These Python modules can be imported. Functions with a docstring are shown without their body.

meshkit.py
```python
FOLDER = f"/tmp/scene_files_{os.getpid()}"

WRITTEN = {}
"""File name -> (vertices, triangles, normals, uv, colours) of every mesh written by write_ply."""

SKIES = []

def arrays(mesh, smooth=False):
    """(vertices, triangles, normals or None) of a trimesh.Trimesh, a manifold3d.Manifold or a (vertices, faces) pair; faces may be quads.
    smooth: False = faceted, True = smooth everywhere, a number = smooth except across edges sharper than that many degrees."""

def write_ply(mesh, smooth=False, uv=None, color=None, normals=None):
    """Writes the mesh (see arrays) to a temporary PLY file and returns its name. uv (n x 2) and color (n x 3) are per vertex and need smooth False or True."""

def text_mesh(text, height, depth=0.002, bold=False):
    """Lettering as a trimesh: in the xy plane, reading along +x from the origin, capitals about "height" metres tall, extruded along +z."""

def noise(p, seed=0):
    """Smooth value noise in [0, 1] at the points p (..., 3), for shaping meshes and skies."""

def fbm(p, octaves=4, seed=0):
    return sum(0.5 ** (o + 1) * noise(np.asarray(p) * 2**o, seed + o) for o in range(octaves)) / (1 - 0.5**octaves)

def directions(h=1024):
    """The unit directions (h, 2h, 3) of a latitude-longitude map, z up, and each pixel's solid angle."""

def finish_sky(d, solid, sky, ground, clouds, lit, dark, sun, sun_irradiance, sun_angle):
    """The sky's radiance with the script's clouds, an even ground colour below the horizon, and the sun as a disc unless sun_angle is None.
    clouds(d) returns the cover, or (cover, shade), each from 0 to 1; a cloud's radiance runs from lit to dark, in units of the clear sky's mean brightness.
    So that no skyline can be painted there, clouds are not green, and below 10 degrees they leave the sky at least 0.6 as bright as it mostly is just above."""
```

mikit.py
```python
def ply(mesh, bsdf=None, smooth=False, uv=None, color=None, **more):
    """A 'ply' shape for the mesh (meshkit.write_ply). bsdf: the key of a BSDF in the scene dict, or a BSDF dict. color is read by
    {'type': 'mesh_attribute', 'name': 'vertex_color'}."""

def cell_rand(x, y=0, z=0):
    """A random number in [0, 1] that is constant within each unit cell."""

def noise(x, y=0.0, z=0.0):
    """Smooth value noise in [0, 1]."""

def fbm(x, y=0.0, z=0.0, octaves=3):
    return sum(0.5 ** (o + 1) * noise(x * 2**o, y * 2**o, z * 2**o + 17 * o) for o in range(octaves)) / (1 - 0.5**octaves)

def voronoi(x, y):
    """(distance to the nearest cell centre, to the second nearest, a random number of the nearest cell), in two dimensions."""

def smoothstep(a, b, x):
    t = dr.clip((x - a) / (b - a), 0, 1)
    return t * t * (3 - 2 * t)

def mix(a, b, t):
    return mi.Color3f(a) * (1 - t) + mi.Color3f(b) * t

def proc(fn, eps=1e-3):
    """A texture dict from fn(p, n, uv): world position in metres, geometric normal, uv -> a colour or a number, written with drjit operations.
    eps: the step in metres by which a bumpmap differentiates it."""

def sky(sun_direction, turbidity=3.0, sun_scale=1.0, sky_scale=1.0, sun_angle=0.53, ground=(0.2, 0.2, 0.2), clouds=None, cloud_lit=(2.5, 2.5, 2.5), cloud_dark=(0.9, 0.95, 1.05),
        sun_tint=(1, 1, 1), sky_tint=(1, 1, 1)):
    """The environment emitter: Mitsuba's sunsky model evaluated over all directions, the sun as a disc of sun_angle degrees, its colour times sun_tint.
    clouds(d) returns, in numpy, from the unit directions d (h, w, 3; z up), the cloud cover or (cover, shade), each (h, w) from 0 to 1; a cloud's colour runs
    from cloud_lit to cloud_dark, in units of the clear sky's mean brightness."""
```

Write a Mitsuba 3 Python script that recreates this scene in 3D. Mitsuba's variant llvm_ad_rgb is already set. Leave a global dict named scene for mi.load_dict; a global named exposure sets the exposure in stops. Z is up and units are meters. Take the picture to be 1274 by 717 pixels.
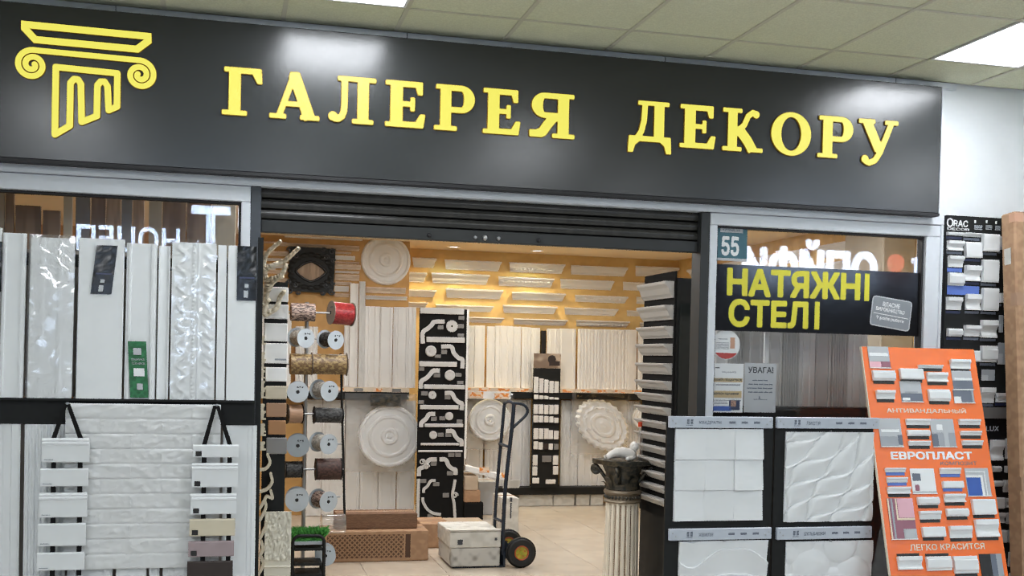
import math, glob
import numpy as np, trimesh, mitsuba as mi, mikit, meshkit
import drjit as dr
from shapely.geometry import Polygon, LineString, Point, box as sbox
from shapely.ops import unary_union
from shapely import affinity

T = mi.ScalarTransform4f
scene, labels = {}, {}

# ------------------------------------------------------------------ camera, light, exposure
exposure = 0.0
scene['camera'] = {'type': 'perspective', 'fov': 49.13, 'fov_axis': 'x', 'near_clip': 0.05, 'far_clip': 100.0,
                   'principal_point_offset_y': -0.1695,
                   'to_world': T().look_at(origin=[0, -6.13, 1.62], target=[0.24365, -5.16043, 1.59620], up=[-0.01525, 0.02836, 0.99948])}
CEIL, SHOP_CEIL = 3.386, 2.80            # corridor and shop ceiling heights
CORRIDOR_LIGHT = (21.0, 21.8, 22.8)      # square ceiling panels of the corridor
SHOP_LIGHT = (18.0, 18.3, 18.4)           # unseen ceiling panels of the shop and its added long strips
DOWNLIGHT = (620.0, 500.0, 265.0)         # warm recessed spots along the shop's back wall
NEON_WHITE = (8.6, 11.2, 15.5)           # lit letters over the shop on the other side of the corridor
corridor_rows = [(-0.83, (-3.06, 0.54, 4.14, 7.74)), (-3.14, (-1.26, 2.34, 5.94)), (-5.45, (-3.06, -1.26, 0.54, 2.34, 4.14, 5.94, 7.74))]  # every second panel of the last row is added, to brighten the shop entrance
shop_panels = [(0.7, 0.9), (3.9, 1.0), (1.6, 2.5), (3.9, 3.2), (0.9, 3.5), (2.9, 4.4)]  # the first is added out of view, to brighten things just inside the entrance
shop_panels = [(x, y, 0.29, 0.29) for x, y in shop_panels] + [(0.80, 0.28, 0.55, 0.09), (2.05, 0.28, 0.55, 0.09)]  # both long strips are added out of view as front light for samples and column
downlights = [(1.36, 5.62), (2.28, 5.62), (3.2, 5.62)]

# ------------------------------------------------------------------ materials
def pb(name, col, rough=0.5, **k):
    c = {'type': 'rgb', 'value': list(col)} if not isinstance(col, dict) else col
    scene[name] = {'type': 'twosided', 'bsdf': {'type': 'principled', 'base_color': c, 'roughness': rough, **k}}
def speck(a, b, s, lo=0.35, hi=0.7, sy=1.0, sz=1.0):
    """two tones mixed by a fine grain"""
    def fn(p, n, uv):
        g = mikit.fbm(p.x * s, p.y * s * sy, p.z * s * sz, 2)
        return mikit.mix(a, b, mikit.smoothstep(lo, hi, g))
    return mikit.proc(fn)
pb('m_plaster', (0.66, 0.68, 0.69), 0.45)            # white primed polyurethane
pb('m_plaster_warm', (0.71, 0.705, 0.685), 0.5)
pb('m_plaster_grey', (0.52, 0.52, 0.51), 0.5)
pb('m_foam', (0.62, 0.63, 0.63), 0.6)
pb('m_wall_white', (0.63, 0.655, 0.67), 0.7)
pb('m_wall_dark', (0.05, 0.052, 0.055), 0.5, specular=0.3)
pb('m_wall_far', (0.24, 0.245, 0.25), 0.6)
pb('m_ceiling_tile', speck((0.55, 0.56, 0.42), (0.61, 0.62, 0.47), 160.0), 0.85)
pb('m_grid', (0.50, 0.49, 0.40), 0.5)
pb('m_aluminium', (0.60, 0.63, 0.67), 0.35)
pb('m_gasket', (0.015, 0.015, 0.017), 0.6)
pb('m_sign_black', (0.024, 0.027, 0.029), 0.24, specular=0.62)
pb('m_black', (0.009, 0.010, 0.010), 0.5, specular=0.25)
pb('m_black_matt', (0.008, 0.008, 0.008), 0.8, specular=0.15)
pb('m_black_gloss', (0.006, 0.007, 0.008), 0.16, specular=0.35)
pb('m_dark_glass', (0.012, 0.016, 0.016), 0.12)
pb('m_dark_metal', (0.026, 0.028, 0.028), 0.4, specular=0.35)
pb('m_post_grey', (0.045, 0.052, 0.062), 0.4)
pb('m_shutter', speck((0.018, 0.018, 0.017), (0.026, 0.025, 0.023), 30.0, sy=1.0, sz=0.4), 0.36, specular=0.6)
pb('m_chrome', (0.62, 0.62, 0.62), 0.22, metallic=1.0)
pb('m_steel', (0.36, 0.37, 0.38), 0.4, metallic=0.8)
pb('m_orange_wall', speck((0.66, 0.455, 0.18), (0.70, 0.495, 0.205), 14.0), 0.6)
pb('m_shop_ceiling', (0.64, 0.52, 0.35), 0.7)
pb('m_floor', speck((0.47, 0.41, 0.335), (0.50, 0.44, 0.36), 7.0), 0.22)
pb('m_floor_corridor', (0.46, 0.45, 0.42), 0.3)
pb('m_floor_joint', (0.20, 0.165, 0.13), 0.7)
pb('m_pillar', (0.38, 0.33, 0.25), 0.6)
pb('m_rack_back', (0.36, 0.33, 0.30), 0.6)
pb('m_inner_wall', speck((0.50, 0.285, 0.095), (0.55, 0.32, 0.115), 14.0), 0.6)
pb('m_strip_tan', speck((0.58, 0.46, 0.35), (0.68, 0.57, 0.46), 20.0, sz=4.0), 0.5)
pb('m_rack_sample', (0.43, 0.42, 0.40), 0.5)
pb('m_board_brown', speck((0.16, 0.10, 0.06), (0.24, 0.16, 0.10), 30.0, sz=0.06), 0.5)
pb('m_board_wood', speck((0.30, 0.20, 0.125), (0.40, 0.28, 0.18), 60.0, sz=0.08), 0.5)
pb('m_cardboard', speck((0.34, 0.20, 0.115), (0.40, 0.245, 0.145), 26.0), 0.75)
pb('m_cardboard_dark', speck((0.155, 0.085, 0.05), (0.195, 0.11, 0.065), 40.0, sy=1, sz=3.0), 0.8)
pb('m_cardboard_print', (0.085, 0.042, 0.024), 0.8)
pb('m_tape', (0.36, 0.22, 0.14), 0.25)
pb('m_carton_white', speck((0.50, 0.49, 0.45), (0.60, 0.59, 0.55), 18.0), 0.7)
pb('m_carton_dirty', speck((0.22, 0.21, 0.19), (0.50, 0.49, 0.46), 13.0, lo=0.22, hi=0.52), 0.75)
pb('m_carton_tan', (0.44, 0.35, 0.26), 0.75)
pb('m_paper', (0.70, 0.72, 0.73), 0.6)
pb('m_paper_grey', (0.42, 0.44, 0.46), 0.6)
pb('m_label_bar', (0.42, 0.46, 0.52), 0.3, specular=0.7)
pb('m_print_dark', (0.05, 0.055, 0.065), 0.6)
pb('m_print_black', (0.012, 0.012, 0.012), 0.5)
pb('m_print_blue', (0.03, 0.09, 0.36), 0.5)
pb('m_print_sky', (0.09, 0.16, 0.48), 0.5)
pb('m_print_navy', (0.02, 0.028, 0.075), 0.3)
pb('m_print_tan', (0.52, 0.40, 0.22), 0.6)
pb('m_print_red', (0.42, 0.03, 0.025), 0.5)
pb('m_print_skin', (0.52, 0.30, 0.20), 0.6)
pb('m_print_pink', (0.66, 0.38, 0.44), 0.5)
pb('m_print_mauve', (0.27, 0.11, 0.15), 0.5)
pb('m_print_cream', (0.66, 0.56, 0.44), 0.5)
pb('m_print_grey', (0.30, 0.32, 0.35), 0.5)
pb('m_print_slate', (0.12, 0.14, 0.18), 0.5)
pb('m_banner', (0.006, 0.006, 0.007), 0.12, specular=0.28)
pb('m_teal', (0.035, 0.115, 0.15), 0.4)
pb('m_yellow_print', (0.66, 0.60, 0.03), 0.4)
pb('m_badge', (0.22, 0.24, 0.26), 0.4)
pb('m_green', speck((0.01, 0.10, 0.035), (0.02, 0.16, 0.06), 60.0), 0.5)
pb('m_grass', speck((0.02, 0.16, 0.02), (0.09, 0.34, 0.06), 90.0), 0.7)
pb('m_orange_board', (0.78, 0.145, 0.016), 0.35)
pb('m_orange_tag', speck((0.70, 0.24, 0.05), (0.75, 0.62, 0.48), 45.0, lo=0.42, hi=0.52), 0.5)
pb('m_antler', speck((0.66, 0.59, 0.46), (0.74, 0.68, 0.55), 50.0), 0.55)
pb('m_sample_white', (0.78, 0.78, 0.77), 0.4)
pb('m_sample_beige', (0.50, 0.44, 0.34), 0.5)
pb('m_sample_copper', (0.34, 0.20, 0.12), 0.4)
pb('m_sample_wood', (0.34, 0.17, 0.075), 0.5)
pb('m_sample_grey', (0.20, 0.195, 0.19), 0.5)
pb('m_sample_cream', (0.55, 0.49, 0.37), 0.5)
pb('m_sample_mauve', (0.30, 0.235, 0.245), 0.5)
pb('m_sample_dark', (0.028, 0.018, 0.016), 0.4)
pb('m_stone_cream', (0.63, 0.60, 0.50), 0.5)
pb('m_column', (0.74, 0.69, 0.58), 0.45)
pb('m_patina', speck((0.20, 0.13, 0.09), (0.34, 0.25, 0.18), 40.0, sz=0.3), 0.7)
pb('m_spool_white', (0.44, 0.49, 0.53), 0.4)
pb('m_spool_grey', (0.26, 0.30, 0.33), 0.45)
pb('m_spool_card', (0.20, 0.165, 0.135), 0.7)
pb('m_rope_red', speck((0.20, 0.012, 0.015), (0.34, 0.03, 0.03), 120.0), 0.3)
pb('m_rope_black', speck((0.008, 0.008, 0.008), (0.05, 0.05, 0.05), 90.0), 0.6)
pb('m_rope_brown', speck((0.035, 0.014, 0.01), (0.07, 0.028, 0.02), 90.0), 0.6)
pb('m_rope_tan', speck((0.13, 0.075, 0.03), (0.28, 0.19, 0.08), 70.0), 0.5)
pb('m_rope_mix', speck((0.06, 0.04, 0.035), (0.42, 0.30, 0.25), 60.0, sz=2.5), 0.6)
pb('m_rope_pale', speck((0.24, 0.23, 0.21), (0.44, 0.42, 0.38), 80.0), 0.6)
pb('m_bronze', speck((0.016, 0.018, 0.016), (0.06, 0.05, 0.032), 40.0), 0.38, specular=0.6)
pb('m_bronze_rim', (0.22, 0.18, 0.13), 0.4, metallic=0.5)
pb('m_rubber', (0.008, 0.009, 0.010), 0.55)
pb('m_truck_blue', (0.010, 0.018, 0.032), 0.4)
pb('m_hub_yellow', speck((0.30, 0.32, 0.03), (0.46, 0.36, 0.04), 60.0), 0.4)
pb('m_hub_red', (0.40, 0.09, 0.03), 0.4)
pb('m_window_board', (0.40, 0.40, 0.39), 0.5)
pb('m_frame_scroll', (0.03, 0.036, 0.045), 0.25, specular=0.6)
pb('m_sepia', speck((0.20, 0.14, 0.10), (0.45, 0.36, 0.28), 9.0, lo=0.4, hi=0.6), 0.4)
pb('m_red_cap', (0.55, 0.06, 0.02), 0.4)
pb('m_letter_side', (0.30, 0.17, 0.01), 0.5)
pb('m_lit_face', (0.10, 0.09, 0.02), 0.5)
pb('m_lamp_face', (0.8, 0.8, 0.8), 0.5)
scene['m_pane'] = {'type': 'thindielectric', 'int_ior': 1.5}
scene['m_film_clear'] = {'type': 'thindielectric', 'int_ior': 1.4}
scene['m_film'] = {'type': 'blendbsdf', 'weight': 0.09, 'bsdf_0': {'type': 'thindielectric', 'int_ior': 1.4}, 'bsdf_1': {'type': 'twosided', 'bsdf': {'type': 'roughplastic', 'alpha': 0.15, 'diffuse_reflectance': {'type': 'rgb', 'value': [0.7, 0.7, 0.7]}}}}

# ------------------------------------------------------------------ helpers
used = {}
def numbered(base):
    n = used.get(base, 0); used[base] = n + 1
    return base if n == 0 else f'{base}_{n:03d}'
ORD = 'first second third fourth fifth sixth seventh eighth ninth tenth eleventh twelfth thirteenth fourteenth fifteenth sixteenth seventeenth eighteenth nineteenth twentieth twenty-first twenty-second twenty-third twenty-fourth'.split()
def thing(name, label, cat, group=None):
    key = numbered(name); labels[key] = {'label': label, 'category': cat}
    if group: labels[key]['group'] = group
    return key
def part(parent, name, mesh, m, smooth=False, label=None, **k):
    key = numbered(parent + '__' + name); scene[key] = mikit.ply(mesh, m, smooth, **k)
    if label: labels[key] = {'label': label}
    return key
def solo(name, mesh, m, label, cat, group=None, smooth=False, **k):
    key = thing(name, label, cat, group); scene[key] = mikit.ply(mesh, m, smooth, **k); return key
def struct(name, mesh, m, smooth=False, label=None):
    key = numbered(name); scene[key] = mikit.ply(mesh, m, smooth); labels[key] = {'kind': 'structure'}
    if label: labels[key]['label'] = label
    return key
def struct_group(name, label=None):
    key = numbered(name); labels[key] = {'kind': 'structure'}
    if label: labels[key]['label'] = label
    return key
cat = trimesh.util.concatenate
def box(x0, x1, y0, y1, z0, z1, c=0.0):
    """box, with chamfered edges if c > 0"""
    if c <= 0:
        v = [[x, y, z] for x in (x0, x1) for y in (y0, y1) for z in (z0, z1)]
        f = [[0, 1, 3], [0, 3, 2], [4, 6, 7], [4, 7, 5], [0, 4, 5], [0, 5, 1], [2, 3, 7], [2, 7, 6], [0, 2, 6], [0, 6, 4], [1, 5, 7], [1, 7, 3]]
        return trimesh.Trimesh(v, f, process=False)
    c = min(c, 0.49 * min(x1 - x0, y1 - y0, z1 - z0)); v = []
    for x, sx in ((x0, 1), (x1, -1)):
        for y, sy in ((y0, 1), (y1, -1)):
            for z, sz in ((z0, 1), (z1, -1)):
                v += [[x + sx * c, y + sy * c, z], [x + sx * c, y, z + sz * c], [x, y + sy * c, z + sz * c]]
    return trimesh.convex.convex_hull(np.array(v))
def mat(o, u, v, n):
    M = np.eye(4); M[:3, 0], M[:3, 1], M[:3, 2], M[:3, 3] = u, v, n, o; return M
def put(mesh, M):
    m = mesh.copy(); m.apply_transform(M); return m
FRONT = lambda x, y, z: mat((x, y, z), (1, 0, 0), (0, 0, 1), (0, -1, 0))       # a flat drawing set upright, facing the corridor
BACKW = lambda x, y, z: mat((x, y, z), (-1, 0, 0), (0, 0, 1), (0, 1, 0))       # the same, facing the shop from across the corridor
def extrude(poly, d):
    gs = [g for g in getattr(poly, 'geoms', [poly]) if g.area > 1e-9]
    return cat([trimesh.creation.extrude_polygon(g, d, engine='earcut') for g in gs])
def prism(pts, a, b, axis='x'):
    """closed outline pts extruded along an axis: 'x' outline in (y,z), 'z' outline in (x,y)"""
    p = Polygon(pts); p = p if p.is_valid else p.buffer(0)
    m = extrude(p, b - a)
    if axis == 'x': return put(m, mat((a, 0, 0), (0, 1, 0), (0, 0, 1), (1, 0, 0)))
    if axis == 'y': return put(m, mat((0, a, 0), (0, 0, 1), (1, 0, 0), (0, 1, 0)))   # outline in (z,x)
    return put(m, mat((0, 0, a), (1, 0, 0), (0, 1, 0), (0, 0, 1)))
def tube(pts, r, n=8, closed=False):
    """round bar along a polyline; r a number or one per point"""
    p = np.asarray(pts, float); m = len(p); r = np.broadcast_to(r, m)
    if closed: t = np.roll(p, -1, 0) - np.roll(p, 1, 0)
    else: t = np.gradient(p, axis=0)
    t /= np.linalg.norm(t, axis=1, keepdims=True)
    a = np.array([0, 0, 1.0]) if abs(t[0][2]) < 0.9 else np.array([1.0, 0, 0]); V = []
    for k in range(m):
        a = a - t[k] * (a @ t[k]); a /= np.linalg.norm(a); b = np.cross(t[k], a)
        th = np.arange(n) * 2 * np.pi / n
        V.append(p[k] + r[k] * (np.cos(th)[:, None] * a + np.sin(th)[:, None] * b))
    V = np.vstack(V); F = []
    for k in range(m if closed else m - 1):
        k2 = (k + 1) % m
        for i in range(n):
            j = (i + 1) % n
            F += [[k * n + i, k * n + j, k2 * n + j], [k * n + i, k2 * n + j, k2 * n + i]]
    if not closed:
        V = np.vstack([V, p[:1], p[-1:]]); c0, c1 = m * n, m * n + 1
        for i in range(n):
            j = (i + 1) % n
            F += [[c0, j, i], [c1, (m - 1) * n + i, (m - 1) * n + j]]
    return trimesh.Trimesh(V, F, process=False)
def smooth_path(pts, n=6):
    """Catmull-Rom through the points"""
    p = np.asarray(pts, float); p = np.vstack([2 * p[0] - p[1], p, 2 * p[-1] - p[-2]]); out = []
    for k in range(1, len(p) - 2):
        for t in np.arange(n) / n:
            out.append(0.5 * (2 * p[k] + (p[k + 1] - p[k - 1]) * t + (2 * p[k - 1] - 5 * p[k] + 4 * p[k + 1] - p[k + 2]) * t**2 + (-p[k - 1] + 3 * p[k] - 3 * p[k + 1] + p[k + 2]) * t**3))
    return np.array(out + [p[-2]])
def lathe(prof, n=48, wob=None):
    """profile (r, h) turned round the z axis; wob(theta) scales the radius"""
    prof = np.asarray(prof, float); th = np.arange(n) * 2 * np.pi / n; V, F = [], []
    for r, h in prof:
        for t in th:
            s = wob(t, r) if wob else 1.0
            V.append((r * s * math.cos(t), r * s * math.sin(t), h))
    for k in range(len(prof) - 1):
        for i in range(n):
            j = (i + 1) % n
            F += [[k * n + i, k * n + j, (k + 1) * n + j], [k * n + i, (k + 1) * n + j, (k + 1) * n + i]]
    m = trimesh.Trimesh(V, F, process=False); return m
def axis_to(mesh, o, d):
    """z axis of the mesh turned to direction d, origin moved to o"""
    d = np.asarray(d, float); d /= np.linalg.norm(d)
    a = np.array([0, 0, 1.0]) if abs(d[2]) < 0.9 else np.array([1.0, 0, 0])
    u = np.cross(a, d); u /= np.linalg.norm(u); return put(mesh, mat(o, u, np.cross(d, u), d))
def rod(a, b, r, n=10): return tube([a, b], r, n)
def ball(c, r, sub=2, sc=(1, 1, 1)):
    m = trimesh.creation.icosphere(subdivisions=sub, radius=1.0); m.vertices = m.vertices * (np.array(sc) * r) + c; return m
def grid(nx, nz, fn):
    """height field over the unit square: fn(u, v) -> (x, y, z) arrays; faces the -y side"""
    u, v = np.meshgrid(np.linspace(0, 1, nx), np.linspace(0, 1, nz)); x, y, z = fn(u, v)
    V = np.stack([np.broadcast_to(a, u.shape) for a in (x, y, z)], -1).reshape(-1, 3)
    i = (np.arange(nz - 1)[:, None] * nx + np.arange(nx - 1)).ravel()
    return trimesh.Trimesh(V, np.vstack([np.stack([i, i + 1, i + nx + 1], 1), np.stack([i, i + nx + 1, i + nx], 1)]), process=False)
def slab(nx, nz, x0, x1, z0, z1, yback, h):
    """a panel with a sculpted front h(u, v) (metres proud of yback, towards -y), sides and back"""
    f = grid(nx, nz, lambda u, v: (x0 + (x1 - x0) * u, yback - h(u, v), z0 + (z1 - z0) * v))
    V = f.vertices; b = V.copy(); b[:, 1] = yback; N = len(V)
    ring = np.concatenate([np.arange(nx), np.arange(1, nz) * nx + nx - 1, (nz - 1) * nx + np.arange(nx - 2, -1, -1), np.arange(nz - 2, 0, -1) * nx])
    r2 = np.roll(ring, -1)
    S = np.vstack([np.stack([ring, r2 + N, r2], 1), np.stack([ring, ring + N, r2 + N], 1)])
    c = [0, nx - 1, nx * nz - 1, nx * nz - nx]
    B = np.array([[c[0] + N, c[2] + N, c[1] + N], [c[0] + N, c[3] + N, c[2] + N]])
    return trimesh.Trimesh(np.vstack([V, b]), np.vstack([f.faces, S, B]), process=False)
def text(s, h, w=None, depth=0.001, bold=False, fat=0.0):
    """lettering in the xy plane: lower left corner of its box at the origin, h tall (its box), w wide"""
    m = meshkit.text_mesh(s, h, depth, bold)
    if fat:
        low = m.faces[(m.vertices[m.faces][:, :, 2] < 1e-9).all(1)]
        m = extrude(unary_union([Polygon(m.vertices[f][:, :2]).buffer(1e-6) for f in low]).buffer(fat * h, join_style='mitre'), depth)
    lo, hi = m.bounds; v = m.vertices - [lo[0], lo[1], 0]
    m.vertices = v * [(w or (hi[0] - lo[0]) * h / (hi[1] - lo[1])) / (hi[0] - lo[0]), h / (hi[1] - lo[1]), 1]
    return m
def emit(mesh, rgb, weight=1.0, m='m_lamp_face', smooth=False):
    d = mikit.ply(mesh, m, smooth); d['emitter'] = {'type': 'area', 'radiance': {'type': 'rgb', 'value': list(rgb)}, 'sampling_weight': float(weight)}; return d
def quad(a, b, c, d): return trimesh.Trimesh([a, b, c, d], [[0, 1, 2], [0, 2, 3]], process=False)
def hn(x, y=0.0, z=0.0, seed=0): return meshkit.fbm(np.stack(np.broadcast_arrays(x, y, z), -1).astype(float), 3, seed)

# ------------------------------------------------------------------ corridor
XL, XR, YB = -10.0, 14.0, -6.75
ceiling = struct('ceiling', box(XL, XR, YB, 0.0, CEIL + 0.03, CEIL + 0.1), 'm_grid', label='suspended ceiling of the corridor')
lit = {(round(x, 2), round(y, 2)) for y, xs in corridor_rows for x in xs}
tx0, tiles_far = 0.24, []
for j in range(-1, 8):
    y1 = -0.444 - 0.77 * j; y0 = max(y1 - 0.77, YB); y1 = min(y1, -0.01)
    for i in range(-17, 23):
        x0 = tx0 + 0.6 * i
        if j >= 0 and (round(x0 + 0.3, 2), round((y0 + y1) / 2, 2)) in lit: continue
        t = box(x0 + 0.009, x0 + 0.591, y0 + 0.009, y1 - 0.009, CEIL, CEIL + 0.02)
        if -4 <= i <= 9 and j <= 2: part(ceiling, 'tile', t, 'm_ceiling_tile')
        else: tiles_far.append(t)
        if -4 <= i <= 9 and j <= 2:
            if j >= 0: part(ceiling, 'grid_bar', box(x0 - 0.012, x0 + 0.588, y1 - 0.012, y1 + 0.012, CEIL - 0.003, CEIL + 0.03), 'm_grid')
            part(ceiling, 'grid_bar', box(x0 - 0.012, x0 + 0.012, y0 + 0.012, y1 - 0.0125, CEIL - 0.004, CEIL + 0.03), 'm_grid')
labels[part(ceiling, 'far_tiles', cat(tiles_far), 'm_ceiling_tile')] = {'kind': 'stuff'}
struct('floor', box(XL, XR, YB, -0.06, -0.12, 0.0), 'm_floor_corridor', label='corridor floor before the shop')
struct('wall_left', box(XL - 0.1, XL, YB, 0, 0, CEIL + 0.1), 'm_wall_white')
struct('wall_right', box(XR, XR + 0.1, YB, 0, 0, CEIL + 0.1), 'm_wall_white')
struct('wall_opposite', box(XL, XR, YB - 0.1, YB, 0, 2.45), 'm_wall_far', label='wall across the corridor')
struct('trim_4', box(XL, XR, YB - 0.1, YB, 2.4505, CEIL + 0.1), 'm_wall_dark', label='dark fascia across the corridor')
n = 0
for y, xs in corridor_rows:
    for x in xs:
        lab = f'bright unseen square light panel in the corridor ceiling, {ORD[n]} of the panels row by row'
        if (x, y) == (0.54, -0.83): lab = 'bright square light panel in the corridor ceiling above the sign\'s first letters'
        if (x, y) == (4.14, -0.83): lab = 'bright square light panel in the corridor ceiling by the right end of the sign'
        t = thing('ceiling_light', lab, 'ceiling light', 'light panels in the corridor ceiling'); n += 1
        part(t, 'frame', cat([box(x - 0.29, x + 0.29, y - 0.375, y - 0.36, CEIL - 0.004, CEIL + 0.028), box(x - 0.29, x + 0.29, y + 0.36, y + 0.375, CEIL - 0.004, CEIL + 0.028),
                              box(x - 0.29, x - 0.275, y - 0.36, y + 0.36, CEIL - 0.004, CEIL + 0.028), box(x + 0.275, x + 0.29, y - 0.36, y + 0.36, CEIL - 0.004, CEIL + 0.028)]), 'm_paper')
        d = quad((x - 0.275, y + 0.36, CEIL), (x + 0.275, y + 0.36, CEIL), (x + 0.275, y - 0.36, CEIL), (x - 0.275, y - 0.36, CEIL))
        scene[numbered(t + '__diffuser')] = emit(d, CORRIDOR_LIGHT)

# the lit lettering of the shop across the corridor, seen mirrored in both windows
t = thing('shop_sign', 'lit bluish white letters across the corridor, mirrored in the left window', 'shop sign')
part(t, 'rail', box(-2.2, 0.6, -6.49, -6.44, 2.55, 2.60), 'm_dark_metal')
for zz in (-2.0, 0.4): part(t, 'bracket', box(zz - 0.02, zz + 0.02, -6.75, -6.49, 2.555, 2.595), 'm_dark_metal')
big = text("'Т", 0.58, 0.58, 0.03, True); scene[t + '__letter'] = emit(put(big, BACKW(0.142, -6.43, 2.62)), NEON_WHITE, 0.6)
sml = text('НОЦЕП', 0.33, 1.04, 0.03, True); scene[t + '__letter_001'] = emit(put(sml, BACKW(-0.55, -6.43, 2.61)), NEON_WHITE, 0.6)
t = thing('shop_sign', 'lit white letters and red dot across the corridor, mirrored in the right window', 'shop sign')
part(t, 'rail', box(5.9, 8.9, -6.49, -6.44, 2.52, 2.57), 'm_dark_metal')
for zz in (6.1, 8.7): part(t, 'bracket', box(zz - 0.02, zz + 0.02, -6.75, -6.49, 2.525, 2.565), 'm_dark_metal')
scene[t + '__letter'] = emit(put(text('ОПЙФИ', 0.60, 1.84, 0.03, True, .035), BACKW(7.84, -6.43, 2.575)), NEON_WHITE, 0.6)
scene[t + '__letter_001'] = emit(put(text('І', 0.44, 0.11, 0.03, True), BACKW(8.44, -6.43, 2.575)), NEON_WHITE, 0.2)
scene[t + '__dot'] = emit(put(extrude(Point(0, 0).buffer(0.115), 0.03), BACKW(8.10, -6.43, 2.93)), (5.0, 0.55, 0.25), 0.2)

# ------------------------------------------------------------------ facade
struct('wall_front', cat([box(XL, -1.9, 0, 0.16, 0, CEIL + 0.1), box(4.257, XR, 0, 0.16, 0, CEIL + 0.1), box(-1.9, 4.257, 0.0, 0.16, 2.58, CEIL + 0.1)]), 'm_wall_white', label='white wall of the facade')
struct('trim_1', box(-2.0, 4.33, -0.03, 0.0, 3.345, CEIL - 0.005), 'm_aluminium', label='pale strip between sign and ceiling')
for x in (-0.6, 0.9, 2.4, 3.9): struct('trim_2', box(x, x + 0.004, -0.032, -0.03, 3.345, CEIL - 0.006), 'm_post_grey', label='joint in the pale strip over the sign')

# the fascia sign: board, lit letters, lit capital emblem
SY = -0.12
sign = thing('fascia_sign', 'long black fascia board with glowing yellow letters and column emblem over the shop', 'sign')
part(sign, 'board', box(-2.6, 4.163, SY, -0.031, 2.562, 3.329, 0.004), 'm_sign_black', label='satin black board')
part(sign, 'edge_profile', box(-2.6, 4.166, SY - 0.006, -0.031, 2.545, 2.5615), 'm_gasket', label='dark lower edge')
part(sign, 'edge_profile', box(4.1635, 4.168, SY - 0.004, -0.031, 2.562, 3.331), 'm_aluminium')
SER, ST = 0.095, 0.235
def bx(*a): return sbox(*a)
def ln(pts, w): return LineString(pts).buffer(w / 2, cap_style='flat', join_style='round')
def foot(x, w, y0, y1): return sbox(x - w / 2, y0, x + w / 2, y1)
def arc(cx, cy, rx, ry, a0, a1, n=24): return [(cx + rx * math.cos(math.radians(a)), cy + ry * math.sin(math.radians(a))) for a in np.linspace(a0, a1, n)]
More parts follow.
